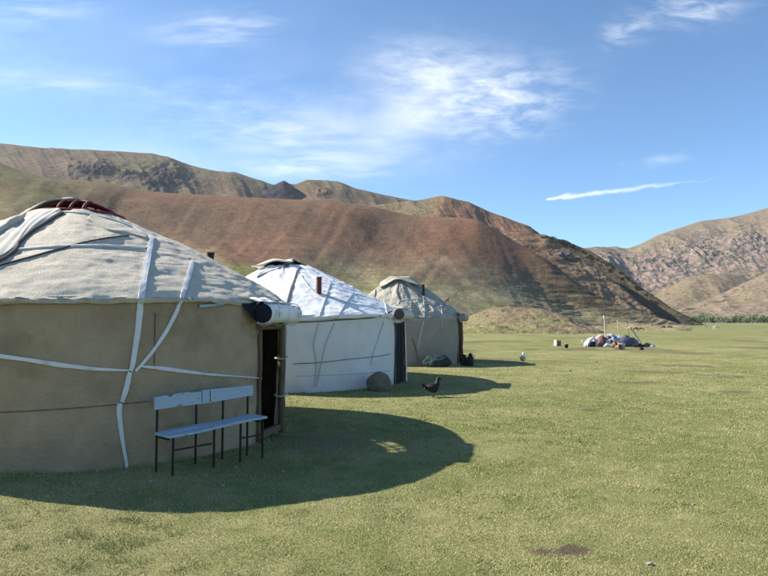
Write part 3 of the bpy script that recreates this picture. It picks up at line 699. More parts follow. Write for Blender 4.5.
def roll_mesh(Y, zc, rad, half, out, outer_m, core_m, turns=3.2, skew=0.0, flap=True, shift=0.0, name='rolled_door_flap'):
    """door felt rolled up above the doorway: a spiral sheet, its tail running up under the eave"""
    c0 = np.array([Y.C[0], Y.C[1], 0]) + Y.n * (Y.r + out) + Y.t * shift; c0[2] = Y.base + zc
    nseg = 90; a = np.linspace(-turns * 2 * PI, 0, nseg); rr = rad * (.22 + .78 * (1 + a / (turns * 2 * PI)))
    prof = [(rr[i] * math.sin(a[i]), rr[i] * math.cos(a[i])) for i in range(nseg)]           # (outward, up)
    if flap:
        for q in (.25, .5, .75, 1): prof.append((-(out + .02) * q, rad + (.05) * q - .015 * math.sin(q * PI)))
    K = len(prof); nv = 22; V = np.zeros((nv, K, 3))
    for j in range(nv):
        s = -half + 2 * half * j / (nv - 1); bul = 1 + .035 * math.sin(j * .9) + .02 * math.sin(j * 2.1)
        for i, (p, q) in enumerate(prof):
            V[j, i] = c0 + Y.t * s + Y.n * p * bul + np.array([0, 0, q * bul + skew * s + .012 * math.cos(s * 3)])
    o = raw_mesh(name, V.reshape(-1, 3), grid_faces(nv, K), outer_m, Y.e); so = o.modifiers.new('thick', 'SOLIDIFY'); so.thickness = .012; so.offset = 0
    for s in (-half - .010, half + .010):
        mb = MB()
        ctr = c0 + Y.t * s + np.array([0, 0, skew * s]); ring = [ctr + Y.n * rad * .86 * math.cos(k / 20 * 2 * PI) + np.array([0, 0, rad * .86 * math.sin(k / 20 * 2 * PI)]) for k in range(20)]
        mb.add([ctr + Y.t * (.006 if s > 0 else -.006)] + ring, [(0, 1 + k, 1 + (k + 1) % 20) for k in range(20)])
        c_ = mb.build('roll_end', core_m, o)
    return o, c0

def wobble(pts, amp, seed):
    rg = random.Random(seed); return [np.array(p) + np.array([rg.uniform(-amp, amp), rg.uniform(-amp, amp), 0]) for p in pts]
def door_frame(Y, w, h, m, post=.05, right_post=.075, out=.03):
    c = np.array([Y.C[0], Y.C[1], 0]) + Y.n * (math.sqrt(Y.r ** 2 - w ** 2) + out); fr = MB()
    g = Y.base
    def col(s, rad, seed, top, dn=0):
        pts = [c + Y.t * s + Y.n * dn + np.array([0, 0, g - .03 + (top + .03) * q]) for q in np.linspace(0, 1, 9)]
        MBx = MB(); MBx.tube(wobble(pts, .008, seed), [rad * (1 + .12 * math.sin(k * 1.7 + seed)) for k in range(9)], 9); MBx.build('door_post', m, Y.e, smooth=True)
    col(-w - .01, post, 3, h); col(w + .02, right_post, 5, h + .06, .03)
    MBx = MB(); MBx.tube([c + Y.t * s + np.array([0, 0, g + h + .01]) for s in (-w - .08, -w * .3, w * .4, w + .06)], [(.05, .035)] * 4, 8); MBx.build('door_lintel', m, Y.e, smooth=False)
    MBx = MB(); MBx.box(c + np.array([0, 0, g + .045]), (.07, 2 * w, .09), rz=Y.az); MBx.build('door_sill', m, Y.e, bevel=.008)
    return c
def hanging(Y, s0, s1, z0, z1, out, m, name, folds=4, amp=.02, flare=0, lean=0.0):
    n, k = 60, 30; V = np.zeros((n, k, 3))
    for i in range(n):
        s = s0 + (s1 - s0) * i / (n - 1); rad = math.sqrt(max(Y.r ** 2 - s ** 2, 0))
        for j in range(k):
            q = j / (k - 1); V[i, j] = np.array([Y.C[0], Y.C[1], 0]) + Y.t * (s + lean * (1 - q) + .01 * math.sin(q * 7 + i * .1)) + Y.n * (rad + out + amp * math.sin(i / n * folds * 2 * PI + q * .8) * (1.1 - q * .6) + flare * (1 - q)) + np.array([0, 0, Y.base + z0 + (z1 - z0) * q + .012 * math.sin(i * .35)])
    o = raw_mesh(name, V.reshape(-1, 3), grid_faces(n, k), m, Y.e); so = o.modifiers.new('thick', 'SOLIDIFY'); so.thickness = .012; so.offset = 0; return o

DA = math.radians(-14)
def hwf(h0, dh, az): return lambda T: h0 + dh * np.cos(T - az)
# ---- first yurt
def rr1(T, U, x, y, z):
    s = T * 3.0
    a = .008 * fbm(x * 5, y * 5, z * 9, seed=201, o=4) + .006 * np.clip(ridge(s * 2.5 + .8 * vn(s, U * 6, seed=8), U * 30 + vn(s * 2, U * 3, seed=9), seed=209, o=3), -.3, 1)
    b = .008 * np.clip(ridge(s * .8, U * 9 + .6 * vn(s * .5, U * 2, seed=3), seed=202, o=3), -.2, 1)       # long level creases
    c = .025 * fbm(s * .5, U * 2.2, seed=203, o=3)
    low = .012 * fbm(s * 2.2, U * 7, seed=204, o=3) * ss(.5, .05, U)
    return a + b + c + low
def rw1(T, Sx): return .022 * fbm(T * 4, Sx * 1.2, seed=205, o=3) + .007 * (np.cos(T * 62 + Sx * 11) * np.cos(T * 62 - Sx * 11)) * ss(0, .3, Sx) + .012 * np.clip(ridge(T * 5, Sx * .5 + .2 * vn(T * 3, Sx), seed=208, o=2), 0, 1) + .004 * fbm(T * 30, Sx * 8, seed=206, o=3) + .03 * ss(.86, .97, Sx) * (.5 + fbm(T * 3, Sx * 0, seed=207))
Y1 = yurt('yurt', 'large tan felt yurt at the left with open red crown and blue bench', (-4.50, 8.80), 3.00, hwf(1.70, .10, DA), .60, 3.07, math.radians(-11.5), .055, M['felt_wall'], M['felt_roof'], rr1, rw1, door_w=.32, door_h=1.46, over=.08, skirt=.035)
# crown: hoop and bent bars painted red
cw = MB(); cz = Y1.base + 3.06
ring = [np.array([Y1.C[0] + .60 * math.cos(a), Y1.C[1] + .60 * math.sin(a), cz]) for a in np.linspace(0, 2 * PI, 41)]
cw.tube(ring, .035, 8, cap=False); crown = cw.build('crown_ring', M['red'], Y1.e, smooth=True)
for fam in (0, 1):
    for k in range(3):
        off = (k - 1) * .16; ang = DA + .5 + fam * PI / 2; d = np.array([math.cos(ang), math.sin(ang), 0]); p = np.array([-d[1], d[0], 0]); L_ = math.sqrt(.6 ** 2 - off ** 2); pts = []
        for q in np.linspace(-1, 1, 17): pts.append(np.array([Y1.C[0], Y1.C[1], cz]) + p * off + d * L_ * q + np.array([0, 0, .21 * (1 - q * q) + .02 * fam]))
        b = MB(); b.tube(pts, .019, 7); b.build('crown_bar', M['red'], Y1.e, smooth=True)
n, k = 26, 18; V = np.zeros((n, k, 3))                                                            # felt added over the crown's far left half to trim the sunlight through it
for i in range(n):
    a = math.radians(88 + 140 * i / (n - 1))
    for j in range(k):
        r_ = .66 * j / (k - 1) + .02; V[i, j] = (Y1.C[0] - .05 + r_ * math.cos(a), Y1.C[1] + r_ * math.sin(a), cz + .27 - .30 * (r_ / .68) ** 2 + .012 * math.sin(i * .9 + j * .5))
o = raw_mesh('crown_cover', V.reshape(-1, 3), grid_faces(n, k), M['felt_roof'], Y1.e); so = o.modifiers.new('t', 'SOLIDIFY'); so.thickness = .02
for k in range(40):                                                                                  # roof poles just inside the cover
    a = k / 40 * 2 * PI + .05; b = MB(); b.tube([np.array([Y1.C[0] + .6 * math.cos(a), Y1.C[1] + .6 * math.sin(a), cz - .03]), np.array([Y1.C[0] + 1.9 * math.cos(a), Y1.C[1] + 1.9 * math.sin(a), cz - .78])], .018, 6); b.build('roof_pole', M['red'], Y1.e)
panel(Y1, [(-40, 262), (-10, 240), (20, 222), (42, 212), (60, 210)], [(-40, 282), (-6, 262), (15, 250), (30, 233), (62, 213)], M['felt_light'], 'felt_panel', off=.03)
rope(Y1, [(-40, 284), (-6, 265), (14, 253), (20, 243), (34, 231), (64, 213)], .022, M['felt_edge'], 'felt_seam', lump=.3)
pts = [hit(Y1, *q)[0] + np.array([0, 0, .04]) for q in ((-34, 256), (-12, 241), (4, 231), (18, 222))] + [at(*q) for q in ((32, 211.5, 8.8), (44, 206, 8.98), (60, 202.5, 9.15), (78, 202.5, 9.3), (96, 207, 9.36), (112, 214, 9.32), (124, 221, 9.22))]
pts = smooth_path(pts, 60); b = MB(); b.tube(pts, [.058 * (1 - .35 * i / 59) + .008 * math.sin(i * .9) + .004 * math.sin(i * 2.3) for i in range(60)], 10); b.build('rolled_felt', M['felt_roof'], Y1.e, smooth=True)
strap(Y1, [(-30, 276), (0, 266), (30, 258), (55, 251), (80, 244), (104, 239), (130, 236)], .018, M['felt_edge'], 'felt_seam')
strap(Y1, [(-30, 258), (16, 250), (60, 246.5), (100, 246), (149, 248.5)], [.03, .035, .05, .04, .03], M['strap'])
strap(Y1, [(64, 212), (88, 214), (112, 220), (132, 227), (152, 238)], .035, M['strap'])
panel(Y1, [(90, 215), (112, 221.5), (132, 229), (148, 237)], [(86, 219), (108, 231), (128, 234), (146, 239)], M['felt_roof'], 'felt_flap', off=.010, n=24, k=8)
strap(Y1, [(152, 236), (149.5, 250), (145, 275), (140.5, 300), (137.5, 330), (134.5, 352), (132, 368), (130, 372)], [.075, .08, .09, .09, .085, .08, .06, .05], M['strap'])
strap(Y1, [(130, 371), (126, 388), (121, 403)], [.055, .075, .06], M['strap'])
strap(Y1, [(119.5, 402), (118.5, 410), (119.5, 422), (122, 440), (126, 462), (127, 470)], [.07, .065, .06, .05, .04, .04], M['strap'])
strap(Y1, [(193, 259), (190, 272), (184, 291), (176, 312), (165, 333), (152, 352), (142, 364), (134, 372)], [.05, .07, .065, .06, .055, .05, .045, .04], M['strap'])
strap(Y1, [(-20, 353), (0, 356), (30, 360), (60, 365), (95, 369), (130, 370.5)], [.06, .055, .055, .06, .05, .02], M['strap'])
strap(Y1, [(138, 366), (160, 368), (182, 371), (200, 373.5), (232, 376), (262, 378.3)], [.02, .055, .06, .04, .022, .016], M['strap'])
strap(Y1, [(-20, 413), (20, 411.5), (60, 409), (100, 406), (150, 401)], .010, M['felt_edge'], 'felt_seam', off=.004)
strap(Y1, [(155, 312), (154.5, 340), (154, 368)], .008, M['felt_edge'], 'felt_seam', off=.003)
rope(Y1, [(258, 328), (258.5, 350), (259, 372)], .004, M['strap'], 'tie_cord')
# blue rag tucked in under the eave
panel(Y1, [(198, 305), (210, 303.5), (224, 302.5)], [(198, 308), (210, 307), (224, 305.5)], M['blue_paint'], 'tucked_rag', off=.02, n=14, k=4)
door_frame(Y1, .34, 1.44, M['wood'], .028, .048, .03)
roll, rc0 = roll_mesh(Y1, 1.63, .145, .54, .16, M['canvas'], M['dark_cloth'], shift=-.07)
# dark lining of the roll hanging at its near end
n, k = 20, 14; V = np.zeros((n, k, 3)); bC = np.array([Y1.C[0], Y1.C[1], Y1.base])
for i in range(n):
    q = i / (n - 1); ang = math.radians(235 - 150 * q); tt = -.80 + .28 * q
    A_ = bC + Y1.n * (math.sqrt(Y1.r ** 2 - tt ** 2) + .05) + Y1.t * tt + np.array([0, 0, 1.76])
    B_ = rc0 + Y1.t * (-.56) + Y1.n * .140 * math.cos(ang) + np.array([0, 0, .140 * math.sin(ang)])
    for j in range(k):
        w = j / (k - 1); V[i, j] = A_ * (1 - w) + B_ * w + Y1.n * .03 * math.sin(PI * w) + np.array([0, 0, -.03 * math.sin(PI * w) + .008 * math.sin(i * 1.2)])
o = raw_mesh('dark_lining', V.reshape(-1, 3), grid_faces(n, k), M['dark_cloth'], Y1.e); so = o.modifiers.new('t', 'SOLIDIFY'); so.thickness = .015
for s0 in (-.50, .0, .47):
    b = MB(); b.tube([rc0 + Y1.t * (s0 + .01 * math.sin(a * 2)) + Y1.n * .156 * math.cos(a) + np.array([0, 0, .156 * math.sin(a)]) for a in np.linspace(0, 2 * PI, 25)], .005, 5, cap=False); b.build('tie_cord', M['felt_light'], roll)
# faded printed scrolls on the roll
for s0 in (-.38, .36):
    for sx in (-1, 1):
        for q0, ph in ((.0, .2), (.10, .75)):
            pts = []; mt = MB()
            for q in np.linspace(0, 1, 14):
                rad_ = .055 * (1 - q * .75); an = q * 5.2; sy = q0 * .3; sa = s0 + sx * (.05 + rad_ * math.cos(an) - .03); aa = ph + rad_ * math.sin(an) / .15
                pts.append(rc0 + Y1.t * sa + (Y1.n * math.cos(aa - .35) + np.array([0, 0, math.sin(aa - .35)])) * .160)
            mt.tube(pts, (.004), 5); x = mt.build('printed_scroll', M['motif'], roll)
# cloth strips binding the right door post
cF = np.array([Y1.C[0], Y1.C[1], Y1.base]) + Y1.n * (math.sqrt(Y1.r ** 2 - .16) + .06) + Y1.t * .36
for zz in (1.02, .5):
    b = MB(); b.tube([cF + np.array([.078 * math.cos(a), .078 * math.sin(a), zz + .02 * math.sin(a)]) for a in np.linspace(0, 2 * PI, 17)], [(.02, .006)] * 17, 6, cap=False); b.build('binding', M['felt_light'], Y1.e)
hanging(Y1, .44, .60, .0, 1.60, .03, M['felt_wall'], 'door_jamb_felt', 1, .015)

p = at(210.5, 262, 9.2); b = MB(); b.tube([p - np.array([0, 0, .35]), p + np.array([0, 0, .14])], .05, 14); pipe = b.build('stovepipe', M['iron'], Y1.e)
b = MB(); b.tube([p + np.array([0, 0, .11]), p + np.array([0, 0, .145])], .058, 14); b.build('pipe_collar', M['iron'], pipe)
# ---- second yurt, white canvas
def rr2(T, U, x, y, z):
    s = T * 3.0
    a = .018 * np.clip(ridge(s * 1.6 + U * 3.0, U * 3.2 - s * .35, seed=211, o=3), -.1, 1) ** 1.0
    b = .03 * fbm(s * .9, U * 1.6, seed=212, o=3); c = .006 * fbm(x * 7, y * 7, z * 9, seed=213, o=3)
    d = .024 * np.clip(ridge(s * .7 + U * 1.0, U * 10 + s * .9, seed=214, o=3), 0, 1) * ss(DA - 1.6, DA - .5, (T + PI) % (2 * PI) - PI)
    return a + b + c + d
def rw2(T, Sx): return .022 * fbm(T * 5, Sx * 1.6, seed=215, o=3) + .014 * np.clip(ridge(T * 8 + Sx * 1.2, Sx * 1.0, seed=216, o=2), 0, 1) + .02 * ss(.8, 1, Sx)
Y2 = yurt('yurt', 'white canvas yurt in the middle with a rusty stovepipe and a dark curtained doorway', (-2.65, 16.4), 3.12, hwf(1.68, .13, DA), .60, 3.12, DA, .03, M['canvas_wall'], M['canvas'], rr2, rw2, skirt=.07)
for path, w in (([(262, 323.5), (290, 322.5), (318, 321.5), (345, 319.5), (372, 318), (386, 314), (393, 311)], .030), ([(292, 364), (320, 362.5), (350, 359), (380, 356), (392, 353.5)], .014)):
    strap(Y2, path, w, M['cord'], 'dark_band')
strap(Y2, [(298, 264), (296, 276), (291, 290), (288, 302), (286, 308)], [.03, .05, .07, .07, .05], M['felt_edge'], 'open_seam')
strap(Y2, [(256, 278), (270, 271), (285, 267), (298, 264)], [.02, .03, .03, .02], M['felt_edge'], 'open_seam')
strap(Y2, [(331, 281), (326, 297), (319, 318)], .03, M['strap_grey']); strap(Y2, [(319, 322), (313, 345), (317, 362), (314, 388)], .03, M['strap_grey'])
strap(Y2, [(354, 292), (344, 306), (336, 320)], .03, M['strap_grey']); strap(Y2, [(335, 322), (326, 342), (322, 360), (316, 388)], .028, M['strap_grey'])
strap(Y2, [(300, 274), (306, 284), (318, 296), (330, 297), (345, 302), (358, 306)], .012, M['strap_grey']); strap(Y2, [(384, 300), (386, 308), (387, 316)], .04, M['strap'])
strap(Y2, [(384, 320), (378, 338), (373, 352), (370, 366)], .012, M['strap_grey'])
rope(Y2, [(295, 376), (330, 375), (365, 373), (395, 370)], .008, M['strap_grey'], 'hem_cord')
# crown cover: stiff felt folded back, dark gap with bars to its right
cz = Y2.base + 3.10
ring = [np.array([Y2.C[0] + .56 * math.cos(a), Y2.C[1] + .56 * math.sin(a), cz]) for a in np.linspace(0, 2 * PI, 33)]
b = MB(); b.tube(ring, .04, 8, cap=False); b.build('crown_ring', M['iron'], Y2.e, smooth=True)
for k in range(-2, 3):
    pts = [np.array([Y2.C[0] + .56 * q, Y2.C[1] + k * .18, cz + .17 * (1 - q * q)]) for q in np.linspace(-1, 1, 13)]; b = MB(); b.tube(pts, .018, 6); b.build('crown_bar', M['iron'], Y2.e, smooth=True)
n, k = 34, 26; V = np.zeros((n, k, 3))
for i in range(n):
    for j in range(k):
        x = -.84 + 1.06 * i / (n - 1); y = -.66 + 1.32 * j / (k - 1); d = math.hypot(x, y)
        z = .20 - .30 * max(0, d - .35) ** 1.3 * 1.2 + .02 * math.sin(x * 9 + y * 4) + .012 * math.sin(y * 17); V[i, j] = (Y2.C[0] + x + .03 * math.sin(j), Y2.C[1] + y, cz + z)
o = raw_mesh('crown_cover', V.reshape(-1, 3), grid_faces(n, k), M['felt_light'], Y2.e); so = o.modifiers.new('t', 'SOLIDIFY'); so.thickness = .035
p, nn = hit(Y2, 319, 293.5); b = MB(); b.tube([p - np.array([0, 0, .12]), p + np.array([0.0, 0, .40])], .062, 14); pipe = b.build('stovepipe', M['rust'], Y2.e, smooth=False)
b = MB(); b.tube([p + np.array([0, 0, .37]), p + np.array([0, 0, .395])], .068, 14); x = b.build('pipe_collar', M['rust'], pipe)
door_frame(Y2, .40, 1.55, M['wood'], .04, .05, .02)
hanging(Y2, -.42, -.06, .03, 1.56, .05, M['curtain'], 'curtain', 3, .025); hanging(Y2, -.04, .30, .05, 1.56, .04, M['dark_cloth'], 'curtain', 3, .02)
hanging(Y2, .36, .74, .02, 1.60, .10, M['canvas_wall'], 'door_flap', 2, .02, flare=.04)
roll, _ = roll_mesh(Y2, 1.80, .15, .62, .16, M['felt_light'], M['felt_edge'])

# ---- third yurt, weathered felt
def rr3(T, U, x, y, z):
    s = T * 2.3
    return .06 * fbm(s * 1.2, U * 3, seed=221, o=4) + .12 * np.clip(ridge(s * 2.0, U * 5, seed=222, o=3) - .25, 0, 1) * ss(.55, .12, U) + .03 * ridge(s * 1.8 + U, U * 1.2, seed=223, o=3)
def rw3(T, Sx): return .02 * fbm(T * 4, Sx * 2, seed=224, o=4) + .012 * ridge(T * 7, Sx * .8, seed=225, o=2)
Y3 = yurt('yurt', 'small weathered grey felt yurt furthest from the camera, its roof cover lumpy at the eaves', (.62, 23.6), 2.36, hwf(1.66, .10, DA), .52, 3.18, DA, .05, M['felt3_wall'], M['felt3_roof'], rr3, rw3, over=.04, skirt=.08)
n, k = 28, 28; V = np.zeros((n, k, 3))
for i in range(n):
    for j in range(k):
        x = -.78 + 1.5 * i / (n - 1); y = -.75 + 1.5 * j / (k - 1); d = math.hypot(x, y)
        V[i, j] = (Y3.C[0] + x, Y3.C[1] + y, Y3.base + 3.30 - .62 * max(0, d - .48) + .03 * math.sin(x * 7 + y * 5) + .02 * math.sin(y * 15) + .03 * math.cos(x * 4))
o = raw_mesh('crown_cover', V.reshape(-1, 3), grid_faces(n, k), M['felt3_roof'], Y3.e); so = o.modifiers.new('t', 'SOLIDIFY'); so.thickness = .03
strap(Y3, [(384, 277), (379, 282), (376, 288), (375, 298)], .05, M['felt_edge'], 'open_seam'); strap(Y3, [(399, 281), (397, 292), (399, 300), (404, 302)], .05, M['felt_edge'], 'open_seam')
strap(Y3, [(400, 281), (410, 288), (420, 297)], .04, M['felt_edge'], 'open_seam')
strap(Y3, [(398, 301), (410, 299.5), (424, 299)], .04, M['strap_grey']); strap(Y3, [(423, 296), (424.5, 310), (424, 318)], .05, M['strap_grey'])
strap(Y3, [(424, 320), (420, 336), (418, 350)], .05, M['strap_grey']); strap(Y3, [(440, 324), (430, 336), (420, 346)], .02, M['strap_grey']); strap(Y3, [(441, 300), (442, 316), (441, 330)], .02, M['strap_grey'])
strap(Y3, [(412, 338), (416, 350), (418, 360)], .03, M['felt_edge'], 'open_seam')
p, nn = hit(Y3, 423, 294.5); b = MB(); b.tube([p - np.array([0, 0, .1]), p + np.array([0.0, 0, .38])], .062, 12); b.build('stovepipe', M['iron'], Y3.e)
door_frame(Y3, .38, 1.5, M['wood'], .04, .05, .02)
hanging(Y3, -.42, -.02, .0, 1.56, .07, M['rug'], 'door_rug', 2, .03, flare=.03, lean=.06); hanging(Y3, -.02, .42, .05, 1.5, .03, M['dark_cloth'], 'curtain', 2, .02)
roll, _ = roll_mesh(Y3, 1.72, .15, .55, .15, M['felt3_roof'], M['felt3_wall'])

# ------------------------------------------------------------------ bench
BLp = at_g(156, 472); BRp = at_g(247, 455.5)
def bench():
    a = np.array([BLp[0], BLp[1]]); b = np.array([BRp[0], BRp[1]]); u = (b - a); L_ = np.linalg.norm(u); u /= L_; nn = np.array([u[1], -u[0]])
    base = float(min(zg(*a), zg(*b)))
    e = thing('bench', (a[0], a[1], base), 'pale blue painted plank bench on dark iron legs standing against the tan yurt', 'bench', rz=math.atan2(u[1], u[0]))
    def P(x, o, z): return (x, -o, z)                 # local frame: x along, -y away from the yurt
    posts = [0.0, L_ * .40, L_ * .70, L_]
    back = MB(); xs = np.linspace(-.045, L_ + .05, 40); top = []; bz = .665; tz = .80
    V = []; Fs = []
    for i, x in enumerate(xs):
        t_ = tz + .008 * math.sin(x * 4) - (.022 if .10 < x < .16 else 0) - (.012 if .36 < x < .5 else 0) + .025 * x; b_ = bz + .005 * math.sin(x * 6 + 1) + .025 * x
        V += [P(x, .012, b_), P(x, .036, b_), P(x, .036, t_), P(x, .012, t_)]
    n = len(xs); Fs = [(i * 4 + k, i * 4 + (k + 1) % 4, (i + 1) * 4 + (k + 1) % 4, (i + 1) * 4 + k) for i in range(n - 1) for k in range(4)] + [(3, 2, 1, 0), tuple((n - 1) * 4 + k for k in range(4))]
    back.add(V, Fs); back.build('backrest', M['blue_paint'], e, local=True)
    for x, w in ((L_ * .53, .006), (L_ * .44, .004)):
        cr = MB(); cr.box((x, -.038, .75), (w, .004, .12)); cr.build('plank_crack', M['iron'], e, local=True)
    for o0, o1, nm in ((.02, .155, 'seat'), (.165, .30, 'seat')):
        sm = MB(); V = []
        for i, x in enumerate(np.linspace(-.03, L_ + .02, 30)):
            z = .425 + .045 * x + .006 * math.sin(x * 5 + o0 * 20); oo = o1 + .006 * math.sin(x * 7) + (.03 * x if o1 > .2 else 0)
            V += [P(x, o0, z - .014), P(x, oo, z - .014), P(x, oo, z + .010), P(x, o0, z + .010)]
        n = 30; sm.add(V, [(i * 4 + k, i * 4 + (k + 1) % 4, (i + 1) * 4 + (k + 1) % 4, (i + 1) * 4 + k) for i in range(n - 1) for k in range(4)] + [(3, 2, 1, 0), tuple((n - 1) * 4 + k for k in range(4))]); sm.build('seat', M['blue_paint'], e, local=True)
    def leg(x, o, z1, nm):
        m_ = MB(); m_.box((x, -o, (z1 - .04) / 2), (.018, .018, z1 + .04)); m_.build(nm, M['iron'], e, local=True)
    for x in posts: leg(x, 0.0, .80, 'leg')
    fr = [.045, L_ * .46, L_ * .76, L_ + .035]
    for x in fr: leg(x, .24, .43, 'leg')
    for x0, x1 in ((fr[0], fr[1] - .03), (fr[2], fr[3])):
        m_ = MB(); m_.box(((x0 + x1) / 2, -.24, .27), (x1 - x0, .014, .016)); m_.build('stretcher', M['iron'], e, local=True)
    for x in posts[::3]:
        m_ = MB(); m_.box((x, -.12, .385 + .03 * x), (.016, .24, .016)); m_.build('seat_bracket', M['iron'], e, local=True)
bench()

# ------------------------------------------------------------------ soft lumps: sack, bundle, heap
def blob(name, c, size, m, seed=1, lump=.15, rz=0, tilt=0, parent=None, n=48, flat=.0, fold=.0, k2=1.0):
    U_, V_ = np.meshgrid(np.linspace(0, 2 * PI, n, endpoint=False), np.linspace(0, PI, n // 2), indexing='ij')
    x = np.sin(V_) * np.cos(U_); y = np.sin(V_) * np.sin(U_); z = np.cos(V_)
    x, y, z = [np.sign(q) * np.abs(q) ** k2 for q in (x, y, z)]
    s = 1 + lump * fbm(x * 1.6 + seed * 3.1, y * 1.6, z * 1.6, seed=seed, o=4) + fold * ridge(x * 2 + seed, y * 2, z * 2, seed=seed + 5, o=3)
    P = np.stack([x * s * size[0], y * s * size[1], z * s * size[2]], -1)
    ct, st = math.cos(tilt), math.sin(tilt); P = np.stack([P[..., 0] * ct + P[..., 2] * st, P[..., 1], -P[..., 0] * st + P[..., 2] * ct], -1)
    ca, sa = math.cos(rz), math.sin(rz); P = np.stack([P[..., 0] * ca - P[..., 1] * sa, P[..., 0] * sa + P[..., 1] * ca, P[..., 2]], -1)
    W = P + np.array(c); 
    W[..., 2] = np.maximum(W[..., 2], zg(W[..., 0], W[..., 1]) - .02)
    if parent is None:
        o = raw_mesh(name, W.reshape(-1, 3) - np.array([c[0], c[1], 0]) , grid_faces(n, n // 2, True), m); o.location = (c[0], c[1], 0)
    else: o = raw_mesh(name, W.reshape(-1, 3), grid_faces(n, n // 2, True), m, parent)
    return o
p = at_g(380, 391)
o = blob('boulder', (p[0] - .02, p[1] + .06, p[2] + .15), (.29, .22, .27), M['sack'], 5, .14, rz=-.3, tilt=.5, fold=.05); tag(o, 'rounded grey brown boulder resting against the wall of the white canvas yurt', 'boulder')
p = at_g(437, 367)
o = blob('tarp_bundle', (p[0], p[1] + .05, p[2] + .14), (.44, .22, .25), M['teal'], 9, .25, fold=.10); tag(o, 'dark teal tarpaulin bundle heaped at the foot of the furthest yurt wall', 'tarp')
def milk_can(px, py, h, label):
    p = at_g(px, py); e = thing('milk_can', tuple(p), label, 'can', 'dark cans beside the furthest yurt')
    prof = [(.0, -.01), (.115, -.01), (.12, .02), (.12, h * .62), (.10, h * .72), (.062, h * .80), (.062, h * .88), (.075, h * .9)]
    b = MB(); n = 18; V = [(r * math.cos(k / n * 2 * PI), r * math.sin(k / n * 2 * PI), z) for r, z in prof for k in range(n)]
    b.add(V, [(i * n + k, i * n + (k + 1) % n, (i + 1) * n + (k + 1) % n, (i + 1) * n + k) for i in range(len(prof) - 1) for k in range(n)]); b.build('can_body', M['black'], e, smooth=True, local=True)
    b = MB(); b.tube([(0, 0, h * .88), (0, 0, h * .94), (0, 0, h * .95), (0, 0, h)], [.08, .08, .03, .03], 14); b.build('lid', M['black'], e, local=True)
    for s in (-1, 1):
        b = MB(); b.tube([(s * .07, 0, h * .84), (s * .15, 0, h * .82), (s * .155, 0, h * .70), (s * .115, 0, h * .62)], .010, 6); b.build('handle', M['black'], e, local=True)
milk_can(464, 365.5, .40, 'dark can nearer the door rug of the furthest yurt'); milk_can(470.5, 366, .46, 'dark can on the right of the pair beside the furthest yurt'); 

# ------------------------------------------------------------------ hens
def hen(px, py, m, label, face, s=1.0, head_up=1.0, tailm=None):
    p = at_g(px, py); e = thing('hen', tuple(p), label, 'hen', 'hens out on the grass', rz=face); e.scale = (1, 1.1, 1.15)
    sp = [(-.205, .150, .010, .008), (-.17, .168, .030, .022), (-.12, .175, .055, .045), (-.05, .172, .078, .068), (.02, .172, .083, .075), (.070, .205, .068, .062), (.095, .250, .048, .046), (.108, .300, .034, .034), (.118, .330, .028, .030), (.135, .343, .027, .028), (.160, .343, .018, .018), (.180, .338, .006, .006)]
    b = MB(); pts = [np.array((x, 0, z)) * s for x, z, _, _ in smooth_path([q for q in sp], 40)]; rr = [(max(a, .004) * s * 1.22, max(c, .004) * s * 1.25) for _, _, a, c in smooth_path(sp, 40)]
    b.tube(pts, rr, 16); b.build('body', m, e, smooth=True, local=True)
    for k in range(7):
        a = -.5 + k * .16; t = MB(); y0 = (k - 3) * .012
        P = [np.array((-.15, y0, .175)), np.array((-.21, y0 * 2, .175 + .055 * (1 - abs(k - 3) * .12))), np.array((-.265 + abs(k - 3) * .01, y0 * 2.8, .165 + .09 * (1 - abs(k - 3) * .2)))]
        t.tube([q * s for q in P], [(.004 * s, .02 * s), (.003 * s, .024 * s), (.002 * s, .010 * s)], 6); t.build('tail_feather', tailm or m, e, smooth=True, local=True)
    for sd in (-1, 1):
        w = MB(); w.tube([np.array(q) * s for q in ((.06, sd * .062, .19), (.0, sd * .082, .185), (-.07, sd * .074, .175), (-.15, sd * .035, .160))], [(.008 * s, .028 * s), (.012 * s, .048 * s), (.010 * s, .036 * s), (.004 * s, .010 * s)], 8); w.build('wing', m, e, smooth=True, local=True)
        l = MB(); x0 = .02 * sd; l.tube([np.array(q) * s for q in ((.0 + x0, sd * .035, .12), (-.012 + x0, sd * .036, .075), (.0 + x0, sd * .036, .008))], [.022 * s, .008 * s, .006 * s], 7)
        for an in (-.5, 0, .5, PI): l.tube([np.array((x0, sd * .036, .008)) * s, (np.array((x0, sd * .036, .006)) + np.array((math.cos(an), math.sin(an), 0)) * (.045 if an < 3 else .02)) * s], [.005 * s, .003 * s], 5)
        l.build('leg', M['shank'], e, smooth=True, local=True)
    c = MB()
    for k, (x, z, h) in enumerate(((.138, .352, .016), (.150, .362, .022), (.163, .362, .02), (.174, .354, .012))): c.tube([np.array((x, 0, z - .012)) * s, np.array((x - .004, 0, z + h)) * s], [(.004 * s, .008 * s), (.002 * s, .003 * s)], 6)
    for sd in (-1, 1): c.tube([np.array((.168, sd * .010, .326)) * s, np.array((.170, sd * .012, .300)) * s], [.006 * s, .008 * s], 6)
    c.build('comb', M['comb'], e, smooth=True, local=True)
    k = MB(); k.tube([np.array((.178, 0, .338)) * s, np.array((.205, 0, .328)) * s], [.008 * s, .0015 * s], 7); k.build('beak', M['shank'], e, smooth=True, local=True)
    for sd in (-1, 1):
        k = MB(); k.tube([np.array((.160, sd * .022, .344)) * s, np.array((.160, sd * .029, .344)) * s], [.004 * s, .003 * s], 6); k.build('eye', M['black'], e, local=True)
hen(433, 397, M['feather_dark'], 'dark brown hen standing on the grass by the edge of the white yurt shadow', .25, .98)
